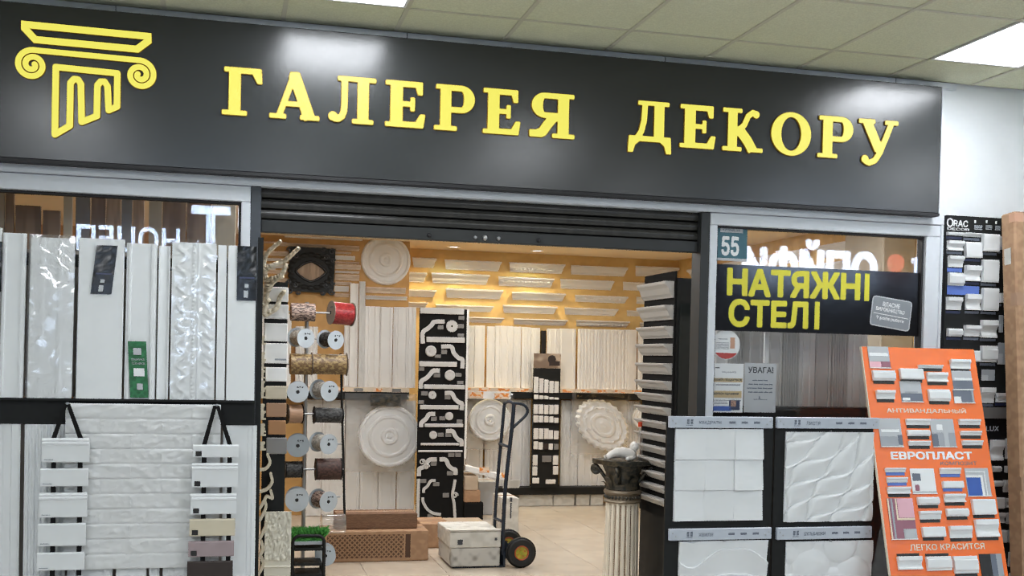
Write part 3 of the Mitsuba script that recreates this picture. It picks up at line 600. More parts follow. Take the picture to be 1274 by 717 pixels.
for ((x0, x1, z0, z1), kd), (bx0, bx1, bz0, bz1), tx, lb in zip(specs, bars, ptxt, plab):
    if bz1 < 1: bx1 = min(bx1, 3.545)
    if kd == 'square':
        k = part(stand, 'wall_panel', box(x0, x1, PY - 0.006, PY - 0.0005, z0, z1), 'm_plaster', label=lb); tl = [(.012, .0), (.004, .008), (.014, .004), (.004, .010), (.010, -.004), (.018, -.008), (.010, .006), (.003, .010), (.014, -.006)]
        for q in range(9):
            i, j = q % 3, q // 3; a, b = tl[q]; w, h = (x1 - x0) / 3, (z1 - z0) / 3
            m = slab(2, 2, x0 + i * w + .0006, x0 + (i + 1) * w - .0006, z0 + j * h + .0006, z0 + (j + 1) * h - .0006, PY - 0.0065, lambda u, v, a=a, b=b: 0.004 + a * (1 - v) + np.maximum(b, 0) * u + np.maximum(-b, 0) * (1 - u))
            part(k, 'square', m, 'm_plaster')
    else:
        fn = {'leaf': leaf, 'wave': waves, 'bubble': bubbles}[kd]
        part(stand, 'wall_panel', slab(130, 130, x0, x1, z0, z1, PY - 0.0005, fn), 'm_plaster', 40, label=lb)
    k = part(stand, 'label_bar', box(bx0, bx1, PY - 0.026, PY - 0.0005, bz0, bz1, 0.003), 'm_label_bar')
    L = bx1 - bx0; zc = (bz0 + bz1) / 2
    part(k, 'lettering', put(text(tx, 0.020, 0.13 if len(tx) > 5 else 0.085, 0.0008, True), FRONT(bx0 + 0.28 * L, PY - 0.026, zc - 0.012)), 'm_print_slate')
    for g_ in ([box(bx0 + s * L, bx0 + (s + .06) * L, PY - 0.0272, PY - 0.0262, zc - 0.006, zc + 0.006) for s in (.57, .69, .81)] + [box(bx0 + s * L, bx0 + (s + .022) * L, PY - 0.0272, PY - 0.0262, zc - 0.010 + dz, zc + 0.002 + dz) for s in (.165, .20) for dz in (0, .014)] + [box(bx0 + .16 * L, bx0 + .22 * L, PY - 0.0272, PY - 0.0262, zc - 0.018, zc - 0.015)]): part(k, 'print', g_, 'm_print_slate')
    for s in (.03, .06, .94, .97): part(k, 'rivet', ball((bx0 + s * L, PY - 0.026, zc + (.008 if s in (.03, .97) else -.008)), 0.0045, 1), 'm_steel', True)
    if kd != 'square' or 1: part(stand, 'clip', prism([(z1 - .003, (x0 + x1) / 2 - .008), (z1 - .003, (x0 + x1) / 2 + .008), (z1 + .010, (x0 + x1) / 2)], PY - 0.020, PY - 0.001, 'y'), 'm_steel')

# ------------------------------------------------------------------ right window: stickers behind the pane
GY = 0.006
def sticker(name, rect, m, label, cat_, y=GY): x0, x1, z0, z1 = rect; return solo(name, box(x0, x1, y, y + 0.002, z0, z1), m, label, cat_)
def ftext(k, s, x, z, h, w, m, y=GY, bold=True, fat=0.0, nm='lettering', rot=0.0):
    g = text(s, h, w, 0.0008, bold, fat)
    if rot: g.apply_transform(trimesh.transformations.rotation_matrix(rot, [0, 0, 1]))
    return part(k, nm, put(g, FRONT(x, y - 0.0001, z)), m)
r = (2.754, 2.958, 2.235, 2.419)
OY = -0.004
k = sticker('number_plate', r, 'm_teal', 'teal number plate reading 55 in the corner of the right window', 'number plate', OY)
for x_, z_ in [(2.794, 2.257), (2.854, 2.257)]: ftext(k, '5', x_, z_, 0.115, 0.053, 'm_paper', OY, fat=0.02, nm='digit')
part(k, 'header', box(r[0] + .03, r[1] - .03, OY - 0.002, OY - 0.0005, r[3] - .025, r[3] + .006), 'm_paper_grey'); part(k, 'footer', box(r[0], r[1], OY - 0.002, OY - 0.0005, r[2] - 0.008, r[2] + .008), 'm_paper_grey')
ftext(k, 'КУПУНЯ, 14', r[0] + .045, r[3] - .018, 0.014, 0.11, 'm_print_slate', OY - 0.0019)
r = (2.763, 4.124, 1.815, 2.207)
k = sticker('window_banner', r, 'm_banner', 'black banner with yellow stretch ceiling lettering across the right window', 'banner', OY)
ZA = [(2.835, 2.022), (3.778, 2.035), (2.85, 1.833), (3.446, 1.839), (3.126, 2.196), (3.132, 2.021), (3.132, 2.006), (3.137, 1.838)]
W1, W2, h1 = ZA[1][0] - ZA[0][0], ZA[3][0] - ZA[2][0], ZA[4][1] - ZA[5][1] - .008
ftext(k, 'НАТЯЖН', ZA[0][0], ZA[5][1], h1, W1 * .935, 'm_yellow_print', OY, fat=0.03)
ftext(k, 'СТЕЛ', ZA[2][0], ZA[7][1], ZA[6][1] - ZA[7][1], W2 * .875, 'm_yellow_print', OY, fat=0.03)
for xe, z0, h in ((ZA[1][0], ZA[5][1], h1), (ZA[3][0], ZA[7][1], ZA[6][1] - ZA[7][1])): part(k, 'lettering', box(xe - .033, xe, OY - .0009, OY - .0001, z0, z0 + h), 'm_yellow_print')
bq = [(3.807, 2.056), (4.076, 2.023), (4.057, 1.844), (3.788, 1.881)]
bp = Polygon(bq).buffer(-.02).buffer(.02)
kk = part(k, 'badge', put(extrude(bp.buffer(.004), .001), FRONT(0, OY - .0011, 0)), 'm_paper_grey'); part(kk, 'badge_face', put(extrude(bp.buffer(-.004), .0006), FRONT(0, OY - .0022, 0)), 'm_badge')
ang = math.atan2(bq[1][1] - bq[0][1], bq[1][0] - bq[0][0]); ux, uz = math.cos(ang), math.sin(ang)
def on_badge(a, b): return bq[3][0] + a * (bq[2][0] - bq[3][0]) + b * (bq[0][0] - bq[3][0]), bq[3][1] + a * (bq[2][1] - bq[3][1]) + b * (bq[0][1] - bq[3][1])
for s, a, b, h, w in (('ВЛАСНЕ', .26, .70, .028, .12), ('ВИРОБНИЦТВО', .10, .50, .028, .20), ('9 років роботи', .14, .20, .026, .19)): ftext(kk, s, *on_badge(a, b), h, w, 'm_paper', OY - .0028, rot=ang)
a, b = on_badge(.06, .42), on_badge(.94, .42); part(kk, 'rule', put(extrude(LineString([a, b]).buffer(.002), .0006), FRONT(0, OY - .0028, 0)), 'm_paper')
c = (2.846, 1.732); rr = 0.088
k = solo('round_sticker', put(extrude(Point(0, 0).buffer(rr), .002), FRONT(c[0], GY + .002, c[1])), 'm_paper', 'round white and red sticker under the black banner', 'sticker')
part(k, 'print', put(extrude(Point(0, 0).buffer(rr * .96).intersection(sbox(-1, -1, 1, -rr * .55)), .0006), FRONT(c[0], GY - .0001, c[1])), 'm_print_red')
part(k, 'print', put(extrude(sbox(rr * .28, -rr * .25, rr * .62, rr * .5), .0006), FRONT(c[0], GY - .0001, c[1])), 'm_print_skin')
part(k, 'print', put(extrude(unary_union([sbox(-rr * .75, rr * q, rr * .2, rr * (q + .05)) for q in (.1, 0, -.1, -.2, -.3)] + [sbox(-rr * .6, rr * .35, rr * .1, rr * .42)]), .0006), FRONT(c[0], GY - .0001, c[1])), 'm_print_grey')
r = (2.765, 2.962, 1.33, 1.621)
k = sticker('paper_notice', r, 'm_paper', 'white printed notice with tan and blue bands taped inside the right window', 'notice')
W, H = r[1] - r[0], r[3] - r[2]
for a, b, c_, d, m in ((.05, .95, .30, .44, 'm_print_tan'), (.03, .97, .62, .70, 'm_print_tan'), (.02, .62, .03, .13, 'm_print_blue'), (.55, .9, .05, .26, 'm_print_navy'), (.6, .78, .12, .25, 'm_print_skin'), (.08, .22, .90, .92, 'm_print_dark'), (.1, .9, .55, .58, 'm_print_grey'), (.06, .5, .20, .215, 'm_print_grey'), (.06, .5, .17, .185, 'm_print_grey'), (.06, .94, .24, .255, 'm_print_grey')):
    part(k, 'print', box(r[0] + a * W, r[0] + b * W, GY - .001, GY - .0002, r[2] + c_ * H, r[2] + d * H), m)
ftext(k, 'Кераміка', r[0] + .3 * W, r[2] + .80 * H, .014, .09, 'm_print_grey'); ftext(k, 'ОБМІР, ПОДАРУНОК', r[0] + .05 * W, r[2] + .635 * H, .016, .9 * W, 'm_print_dark', GY - .0012); ftext(k, 'ШИНОК КЕРАМІКИ', r[0] + .05 * W, r[2] + .36 * H, .013, .8 * W, 'm_print_dark', GY - .0012)
r = (2.97, 3.177, 1.332, 1.627)
k = sticker('paper_notice', r, 'm_paper_grey', 'grey notice headed in large capitals, second paper inside the right window', 'notice')
W, H = r[1] - r[0], r[3] - r[2]
ftext(k, 'УВАГА!', r[0] + .10 * W, r[2] + .80 * H, .036, .80 * W, 'm_print_dark')
for q, (a, b) in zip((.64, .56, .48, .40), ((.25, .75), (.12, .88), (.08, .92), (.12, .88))): part(k, 'print', cat([box(r[0] + s * W, r[0] + min(s + .14, b) * W, GY - .001, GY - .0002, r[2] + q * H, r[2] + (q + .022) * H) for s in np.arange(a, b - .04, .165)]), 'm_print_slate')
part(k, 'print', box(r[0] + .3 * W, r[0] + .72 * W, GY - .001, GY - .0002, r[2] + .26 * H, r[2] + .272 * H), 'm_print_slate'); part(k, 'print', box(r[0] + .46 * W, r[0] + .5 * W, GY - .001, GY - .0002, r[2] + .275 * H, r[2] + .33 * H), 'm_print_slate')

# ------------------------------------------------------------------ orange sample board leaning back by the wall
OBM = mat((3.557, -0.65, 0.51), (1, 0, 0), (0.0, 0.2743, 0.9616), (0.0, np.float64(-0.9616), np.float64(0.2743)))
def loc_sample(u0, u1, v0, v1, t, kind=0, skew=0.0):
    """a short piece of moulding lying on a board, in the board's own (along, up, out) axes"""
    h = v1 - v0
    if kind == 0: p = [(v0, 0), (v0, t * .5), (v0 + .12 * h, t * .55), (v0 + .2 * h, t * .9), (v0 + .75 * h, t), (v0 + .8 * h, t * .75), (v1, t * .7), (v1, 0)]
    elif kind == 1: p = [(v0, 0), (v0, t * .35), (v0 + .3 * h, t * .4), (v0 + .55 * h, t * .6), (v0 + .7 * h, t), (v1, t), (v1, 0)]
    elif kind == 2: p = [(v0, 0), (v0, t * .9), (v0 + .1 * h, t), (v1 - .1 * h, t), (v1, t * .9), (v1, 0)]
    else: p = [(v0, 0), (v0, t * .7)] + [(v0 + .1 * h + .5 * h * s, t * (.7 - .4 * math.sin(math.pi * s))) for s in np.linspace(0, 1, 6)] + [(v0 + .7 * h, t), (v1, t), (v1, 0)]
    m = prism(p, u0, u1)
    if skew: m.vertices = m.vertices + np.stack([skew * (m.vertices[:, 1] - v0), 0 * m.vertices[:, 0], 0 * m.vertices[:, 0]], 1)
    return m
OU1 = 0.751; OVT = 1.276; OVB = -0.53
ob = thing('sample_board', 'orange display board with rows of small white skirting samples, leaning beside the panel stand', 'display board')
part(ob, 'board', put(box(0, OU1, OVB, OVT, -0.012, 0.0), OBM), 'm_orange_board')
part(ob, 'edge', put(box(-0.006, -0.0005, OVB, OVT, -0.014, 0.001), OBM), 'm_print_cream', label='pale cut edge')
part(ob, 'stay', cat([prism([(-0.30, 1.70), (-0.30, 1.66), (-0.10, 0.0), (-0.07, 0.0)], 3.9, 3.93)]), 'm_black')
s_rects = [(0.042, 0.187, 1.071, 1.13), (0.05, 0.17, 0.961, 1.011), (0.221, 0.372, 1.081, 1.144), (0.398, 0.536, 1.069, 1.124), (0.392, 0.533, 0.953, 1.022), (0.569, 0.704, 1.152, 1.207), (0.351, 0.515, 1.152, 1.169), (0.221, 0.378, 0.809, 0.844), (0.219, 0.366, 0.744, 0.779), (0.219, 0.361, 0.688, 0.714), (0.569, 0.714, 0.812, 0.844), (0.569, 0.71, 0.749, 0.774), (0.571, 0.709, 0.691, 0.718)]
s2 = [(0.046, 0.175, 0.534, 0.557), (0.048, 0.179, 0.475, 0.503), (0.044, 0.19, 0.41, 0.449), (0.225, 0.362, 0.345, 0.389), (0.226, 0.363, 0.263, 0.309), (0.228, 0.371, 0.162, 0.219), (0.049, 0.199, -0.015, 0.058), (0.229, 0.386, -0.025, 0.054), (0.397, 0.534, 0.523, 0.556), (0.401, 0.536, 0.44, 0.479), (0.4, 0.537, 0.358, 0.405), (0.4, 0.543, 0.277, 0.322), (0.404, 0.549, 0.154, 0.222), (0.575, 0.724, 0.284, 0.373), (0.577, 0.727, 0.157, 0.257), (0.402, 0.554, -0.045, 0.052)]
for q, (u0, u1, v0, v1) in enumerate(s_rects + s2):
    k = part(ob, 'sample', put(loc_sample(u0, u1, v0, v1, 0.022 if v1 - v0 > .04 else 0.018, q % 4 if v1 - v0 > .035 else 1), OBM), 'm_plaster')
    part(k, 'name_strip', put(box(u0 + .004, u1 - .006, v0 - 0.018 if q < 19 or q > 20 else v1 + .002, v0 - 0.001 if q < 19 or q > 20 else v1 + .016, 0.0005, 0.003), OBM), 'm_print_black' if q not in (13, 14, 21, 22) else 'm_print_sky')
pics = [(0.034, 0.17, 1.15, 1.277), (0.214, 0.354, 0.949, 1.07), (0.041, 0.185, 0.684, 0.848), (0.571, 0.704, 1.029, 1.14), (0.563, 0.699, 0.947, 1.026), (0.38, 0.534, 0.683, 0.846), (0.206, 0.361, 0.412, 0.555), (0.034, 0.196, 0.156, 0.384), (0.564, 0.719, 0.395, 0.556), (0.577, 0.722, -0.07, 0.061)]
pdef = [('m_print_grey', [(0, 1, .3, 1, 'm_paper_grey'), (.05, .95, .55, .7, 'm_paper'), (0, .55, 0, .28, 'm_print_pink'), (.55, 1, 0, .28, 'm_print_mauve')]),
        ('m_paper_grey', [(0, 1, 0, .4, 'm_print_slate'), (.05, .4, .05, .18, 'm_paper'), (.2, .8, .42, .5, 'm_print_grey')]),
        ('m_paper_grey', [(.1, .9, .5, .6, 'm_paper'), (.8, 1, .05, .4, 'm_print_slate'), (0, .78, .0, .35, 'm_print_grey')]),
        ('m_paper_grey', [(0, 1, 0, .45, 'm_print_slate'), (.1, 1, .5, .6, 'm_paper')]), ('m_print_slate', [(0, .35, 0, .45, 'm_paper'), (.9, 1, 0, 1, 'm_print_grey'), (0, 1, .93, 1, 'm_paper')]),
        ('m_print_grey', [(0, 1, .5, 1, 'm_paper_grey'), (.25, .5, .6, .8, 'm_paper'), (0, .25, 0, .45, 'm_print_slate'), (.5, .7, 0, .5, 'm_paper_grey')]),
        ('m_paper', [(.06, .40, .50, .80, 'm_print_slate'), (.12, .3, .1, .34, 'm_print_mauve'), (0, 1, 0, .08, 'm_paper_grey')]),
        ('m_print_mauve', [(0, .06, 0, 1, 'm_print_cream'), (.13, .2, 0, 1, 'm_print_grey'), (.38, 1, .52, 1, 'm_print_pink'), (.3, .36, .46, 1, 'm_print_cream'), (.3, 1, .46, .51, 'm_print_cream'), (.5, 1, 0, .24, 'm_paper_grey')]),
        ('m_paper_grey', [(.02, .62, 0, .66, 'm_print_blue'), (.62, .72, 0, .72, 'm_paper'), (0, .72, .66, .74, 'm_paper'), (.8, .84, 0, .88, 'm_paper'), (0, .84, .84, .88, 'm_paper')]),
        ('m_print_black', [(.5, .75, 0, 1, 'm_print_slate'), (.75, 1, 0, 1, 'm_print_grey')])]
for (u0, u1, v0, v1), (m, ex) in zip(pics, pdef):
    k = part(ob, 'picture', put(box(u0, u1, v0, v1, 0.0005, 0.004), OBM), m)
    W, H = u1 - u0, v1 - v0
    part(k, 'rim', put(box(u0 - .002, u1 + .002, v0 - .005, v0 - .0005, 0.0005, 0.009), OBM), 'm_paper')
    for j, (a, b, c, d, mm) in enumerate(ex): part(k, 'print', put(box(u0 + a * W, u0 + b * W, v0 + c * H, v0 + d * H, 0.004, 0.0046 + .0004 * j), OBM), mm)
def otext(s, x0, x1, y0, y1, m, bold=True, fat=0.0):
    part(ob, 'lettering', put(text(s, y1 - y0, x1 - x0, 0.001, bold, fat), OBM @ mat((x0, y0, 0.0004), (1, 0, 0), (0, 1, 0), (0, 0, 1))), m)
o1, o2, o3, o4 = [(0.108, 0.633, 0.878, 0.914), (0.097, 0.631, 0.607, 0.654), (0.413, 0.653, 0.574, 0.595), (0.141, 0.624, 0.089, 0.125)]
otext('АНТИВАНДАЛЬНЫЙ', *o1, 'm_print_cream'); otext('ЕВРОПЛАСТ', *o2, 'm_paper', fat=.03); otext('КОМПОЗИТ', *o3, 'm_print_slate', False); otext('ЛЕГКО КРАСИТСЯ', *o4, 'm_print_cream')

# ------------------------------------------------------------------ tall black sample display on the white wall
WY_ = -0.035
WM = mat((0, WY_, 0), (1, 0, 0), (0, 0, 1), (0, -1, 0))
tower = thing('sample_display', 'tall black display with columns of white moulding samples on the white wall', 'display board')
tx0_, tx1_ = 4.285, 4.791
tz1, tzm = 2.569, 1.377
part(tower, 'board', box(tx0_, tx1_, WY_, -0.001, tzm + 0.005, tz1), 'm_black')
part(tower, 'shelf_edge', box(tx0_, tx1_ + .02, WY_ - 0.03, -0.001, tzm - 0.065, tzm + 0.0045), 'm_steel')
part(tower, 'lower_board', box(tx0_, tx1_ + .05, WY_ - 0.012, -0.001, 0.02, tzm - 0.0655), 'm_black_gloss')
part(tower, 'plinth', box(tx0_, tx1_ + .05, WY_ - 0.05, -0.001, 0.0, 0.0195), 'm_black')
LM = mat((0, WY_ - 0.012, 0), (1, 0, 0), (0, 0, 1), (0, -1, 0))
ups = [(4.281, 4.392, 2.444, 2.464), (4.403, 4.518, 2.442, 2.465), (4.286, 4.395, 2.352, 2.412), (4.414, 4.526, 2.312, 2.408), (4.53, 4.645, 2.356, 2.464), (4.295, 4.398, 2.249, 2.319), (4.414, 4.523, 2.167, 2.264), (4.536, 4.647, 2.164, 2.304), (4.299, 4.406, 2.135, 2.214), (4.292, 4.395, 1.984, 2.063), (4.428, 4.53, 1.987, 2.086), (4.542, 4.652, 1.987, 2.128), (4.303, 4.404, 1.82, 1.869), (4.424, 4.533, 1.823, 1.892), (4.543, 4.656, 1.818, 1.928), (4.486, 4.532, 1.666, 1.735), (4.548, 4.66, 1.664, 1.768), (4.549, 4.653, 1.409, 1.507), (4.67, 4.77, 1.414, 1.473), (4.662, 4.691, 2.039, 2.099), (4.649, 4.674, 2.371, 2.453)]
for q, (a, b, c, d) in enumerate(ups):
    part(tower, 'sample', put(loc_sample(a, b, c, d, 0.03, (0, 1, 3, 2)[q % 4] if q not in (3, 4) else 2, -0.12 if q == 3 else 0.0), WM), 'm_plaster')
    part(tower, 'name_strip', put(box(a, b, c - 0.022, c - 0.006, 0.0002, 0.002), WM), 'm_print_slate' if q % 3 else 'm_print_navy')
for a, b, c, d in [(4.292, 4.399, 2.219, 2.244), (4.296, 4.525, 2.079, 2.137)]: part(tower, 'blue_film', put(box(a, b, c, d, 0.003, 0.0042), WM), 'm_print_sky')
for a, b, c, d in [(4.561, 4.658, 1.549, 1.619), (4.675, 4.707, 1.853, 1.963), (4.674, 4.75, 1.652, 1.789)]:
    k = part(tower, 'picture', put(box(a, b, c, d, 0.003, 0.0042), WM), 'm_print_grey'); part(k, 'print', put(box(a, a + .5 * (b - a), c, c + .5 * (d - c), 0.0042, 0.005), WM), 'm_paper_grey')
los = [(4.632, 4.721, 1.049, 1.178), (4.742, 4.832, 1.059, 1.187), (4.647, 4.705, 0.976, 1.013), (4.741, 4.817, 0.972, 1.013), (4.659, 4.719, 0.884, 0.921), (4.736, 4.836, 0.847, 0.924), (4.676, 4.734, 0.746, 0.814), (4.761, 4.84, 0.751, 0.81), (4.684, 4.748, 0.654, 0.718), (4.765, 4.844, 0.647, 0.717), (4.72, 4.759, 0.53, 0.608), (4.778, 4.87, 0.529, 0.606), (4.79, 4.882, 0.375, 0.467), (4.801, 4.887, 0.235, 0.332)]
for q, (a, b, c, d) in enumerate(los):
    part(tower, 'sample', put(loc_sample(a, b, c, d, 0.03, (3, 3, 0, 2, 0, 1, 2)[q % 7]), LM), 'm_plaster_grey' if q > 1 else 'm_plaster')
def wtext(s, r, m, M): part(tower, 'lettering', put(text(s, r[3] - r[2], r[1] - r[0], 0.0015, True), M @ mat((r[0], r[2], 0.0002), (1, 0, 0), (0, 1, 0), (0, 0, 1))), m)
t1, t1b, t2, t3, t4, t5 = [(4.282, 4.329, 2.497, 2.551), (4.331, 4.433, 2.501, 2.542), (4.287, 4.444, 2.478, 2.494), (4.478, 4.536, 2.486, 2.521), (4.56, 4.606, 2.49, 2.525), (4.628, 4.667, 2.489, 2.524)]
wtext('O', t1, 'm_paper', WM); wtext('RAC', t1b, 'm_paper', WM); wtext('DECOR', t2, 'm_paper', WM)
for r in (t3, t4, t5):
    for q in range(3): part(tower, 'print', put(box(r[0], r[1], r[2] + (r[3] - r[2]) * (.1 + .3 * q), r[2] + (r[3] - r[2]) * (.28 + .3 * q), 0.0002, 0.001), WM), 'm_print_grey')
    part(tower, 'icon', put(box(r[0], r[0] + .012, r[3] + .008, r[3] + .026, 0.0002, 0.001), WM), 'm_paper')
wtext('LUX', (4.6, 4.693, 1.233, 1.264), 'm_print_grey', LM)
# the long carton in the corner
cb = thing('cardboard_box', 'very tall brown cardboard carton standing at the right edge of the picture', 'cardboard box')
CX = 4.621
CT = mat((CX, -0.44, 0.0), (1, 0, 0), (0, math.cos(0.085), -math.sin(0.085)), (0, math.sin(0.085), math.cos(0.085)))
part(cb, 'carton', put(box(0.0, 0.55, 0.0, 0.13, 0.01, 2.60, 0.012), CT), 'm_cardboard')
for z0, z1, m in ((2.02, 2.10, 'm_tape'), (0.9, 0.98, 'm_tape'), (2.535, 2.59, 'm_print_skin')): part(cb, 'tape', put(box(-0.0015, 0.552, -0.0015, 0.05, z0, z1), CT), m)
for a, b, z0, z1 in ((0.10, 0.25, 2.30, 2.39), (0.17, 0.30, 2.22, 2.27)): part(cb, 'paper_label', put(box(a, b, -0.002, -0.0005, z0, z1), CT), 'm_carton_white')
part(cb, 'paper_label', put(box(-0.002, -0.0005, 0.04, 0.10, 2.28, 2.38), CT), 'm_carton_white')

# ------------------------------------------------------------------ things just inside the entrance, left
SYL = 0.40
col = thing('sample_column', 'tall narrow dark board of white and coloured samples at the left jamb of the entrance', 'display board')
cx0, cx1 = 0.180, 0.310
part(col, 'board', box(cx0, cx1, SYL + 0.012, SYL + 0.03, 0.0, 2.03), 'm_black')
part(col, 'foot', box(cx0 - .03, cx1 + .03, SYL - 0.1, SYL + 0.2, 0.0, 0.015), 'm_black')
cols = [(0.168, 0.313, 1.917, 2.001), (0.164, 0.315, 1.819, 1.902), (0.181, 0.312, 1.691, 1.795), (0.181, 0.314, 1.565, 1.681), (0.191, 0.313, 1.462, 1.544), (0.193, 0.313, 1.36, 1.437), (0.199, 0.312, 1.259, 1.339), (0.211, 0.311, 1.158, 1.24), (0.203, 0.318, 1.047, 1.141)]
cmat = ['m_sample_white'] * 5 + ['m_sample_beige', 'm_sample_copper', 'm_sample_wood', 'm_sample_grey']
for (a, b, c, d), m in zip(cols, cmat):
    k = part(col, 'sample', box(a, b, SYL - 0.006, SYL + 0.0115, c, d, 0.004), m, label=None if m == 'm_sample_white' else {'m_sample_beige': 'beige sample', 'm_sample_copper': 'copper brown sample', 'm_sample_wood': 'wood brown sample', 'm_sample_grey': 'grey sample'}[m])
a, b, c, d = cols[3]; part(col, 'print', box(a + .45 * (b - a), a + .95 * (b - a), SYL - 0.0072, SYL - 0.0062, c + .16 * (d - c), c + .24 * (d - c)), 'm_print_grey')
for q, pts in enumerate([[(0.17, 0.96), (0.202, 0.967), (0.224, 1.002), (0.211, 1.044)], [(0.172, 0.836), (0.209, 0.849), (0.238, 0.891), (0.229, 0.936)], [(0.172, 0.741), (0.195, 0.781), (0.21, 0.809), (0.241, 0.798), (0.231, 0.839)], [(0.171, 0.67), (0.192, 0.71), (0.206, 0.75), (0.2, 0.781)], [(0.176, 0.57), (0.203, 0.63), (0.207, 0.66)], [(0.176, 0.469), (0.193, 0.509), (0.184, 0.549)], [(0.173, 0.368), (0.196, 0.418), (0.186, 0.459)]]):
    w = LineString(smooth_path([(x, z) for x, z in pts], 6)).buffer(0.008)
    part(col, 'profile_end', put(extrude(w, 0.05), FRONT(0, SYL + 0.005, 0)), 'm_sample_cream')
for q, (x, z) in enumerate([(0.175, 1.701), (0.177, 1.609), (0.177, 1.564), (0.178, 1.508), (0.179, 1.446), (0.18, 1.396), (0.181, 1.314), (0.182, 1.273), (0.183, 1.202), (0.184, 1.181), (0.185, 1.099)]):
    part(col, 'profile_end', put(extrude(unary_union([sbox(x - .018, z - .02, x + .004, z + .02), Point(x + .002, z + .012).buffer(.009), sbox(x - .018, z - .03, x + .016, z - .02)]), 0.03), FRONT(0, SYL + 0.005, 0)), 'm_sample_cream')
def branchy(paths, Y, r0, r1):
    return cat([tube([(x, Y + 0.03 * math.sin(3 * i + q), z) for i, (x, z) in enumerate(smooth_path(p, 5))], np.linspace(r0, r1, len(smooth_path(p, 5))), 8) for q, p in enumerate(paths)])
bp_ = [[(0.18, 1.841), (0.188, 1.948), (0.189, 1.989), (0.185, 2.038), (0.173, 2.095), (0.173, 2.145), (0.196, 2.195), (0.259, 2.255)], [(0.173, 2.083), (0.212, 2.115), (0.269, 2.139), (0.309, 2.168), (0.36, 2.22)], [(0.185, 2.034), (0.238, 2.05), (0.274, 2.075), (0.296, 2.133)], [(0.193, 1.973), (0.227, 2.027), (0.275, 2.06)], [(0.279, 2.017), (0.316, 2.041)], [(0.182, 1.837), (0.244, 1.88), (0.264, 1.942), (0.285, 1.972)], [(0.172, 1.898), (0.205, 1.925)]]
solo('antler_branch', branchy(bp_[:4] + bp_[5:], SYL - 0.05, 0.016, 0.012), 'm_antler', 'pale antler-like branch with five prongs at the top of the entrance\'s left jamb', 'branch', None, True)
r = (0.201, 0.35, -0.046, 0.719)
pn = solo('relief_panel', slab(40, 110, r[0], r[1], 0.016, r[3], SYL - 0.014, lambda u, v: 0.006 + 0.018 * np.abs(np.clip(hn(u * 6 + v * 9, v * 22 - u * 4, 0, 9) * 2.2 - .6, 0, 1) - .5) * (v > .60) + 0.006 * (np.mod(v * 9, 1) > .94) * (v <= .60)), 'm_stone_cream', 'cream wall panel with leaf-like relief standing at the left jamb', 'wall panel', None, 40)

# rope and cord spools on a stand
KY = 1.60
sp = thing('spool_stand', 'grey pole stand carrying rows of cord spools at the left of the entrance', 'spool stand')
px_ = 0.502
part(sp, 'pole', rod((px_, KY + 0.10, 0.02), (px_, KY + 0.10, 1.98), 0.014), 'm_steel', True)
part(sp, 'base', lathe([(0.0, 0.03), (0.02, 0.03), (0.11, 0.012), (0.11, 0.0), (0, 0)], 32).apply_translation((px_, KY + 0.10, 0)), 'm_steel', 40)
part(sp, 'side_post', rod(*[(0.734, 1.66, 1.632), (0.784, 1.66, 0.434)], 0.008), 'm_black', True)
def spool(label, px, R, L, d, wind, flange, rc=None, hole=True, gname=None):
    c = np.array(px, float); d = np.array(d, float); d /= np.linalg.norm(d)
    t = thing('cord_spool', label, 'spool', 'cord spools on the stand')
    rc = rc or R * .78; n = 11
    pr = [(0.02, 0)] + [(rc * (1 + .03 * (k % 2)), 0.004 + (L - .008) * k / (2 * n)) for k in range(2 * n + 1)] + [(0.02, L)]
    part(t, 'winding', axis_to(lathe(pr, 28), c, d), wind, 50)
    if flange:
        for o in (-0.003, L):
            part(t, 'flange', axis_to(lathe([(0.012, 0), (R, 0), (R, .003), (0.012, .003), (0.012, 0)], 40), c + d * o, d), flange, 30)
        part(t, 'core', axis_to(lathe([(0, -.0032), (.0115, -.0032), (.0115, L + .0032), (0, L + .0032)], 16), c, d), 'm_rubber', 40)
        part(t, 'print', cat([axis_to(box(-R * .5 + q * .016, -R * .5 + q * .016 + .010, R * .38 + .004 * (q % 2), R * .38 + .010, -.0045, -.0032), c, d) for q in range(3)]), 'm_print_dark')
    return t
V = lambda X, Z, y=0.0: (X, KY + y, Z)
SC = [(0.383, 1.907), (0.658, 1.91), (0.486, 1.73), (0.687, 1.722), (0.384, 1.554), (0.534, 1.557), (0.44, 1.366), (0.651, 1.375), (0.374, 1.215), (0.557, 1.209), (0.446, 1.003), (0.652, 1.014), (0.369, 0.836), (0.574, 0.838), (0.446, 0.635), (0.657, 0.622), (0.613, 0.463), (0.644, 0.252)]
u = 0.0055
bk = (-0.50, 1, 0.05)     # discs turned to the corridor, rolls running inwards
spool('spool of patterned pink and grey ribbon, upper left of the spool rows', V(*SC[0]), .066, .17, (1, .05, 0), 'm_rope_mix', None, .060)
spool('spool of shiny red cord with a grey flange, upper right of the spool rows', V(*SC[1]), .082, .15, (1, .30, -.05), 'm_rope_red', 'm_spool_card', .074)
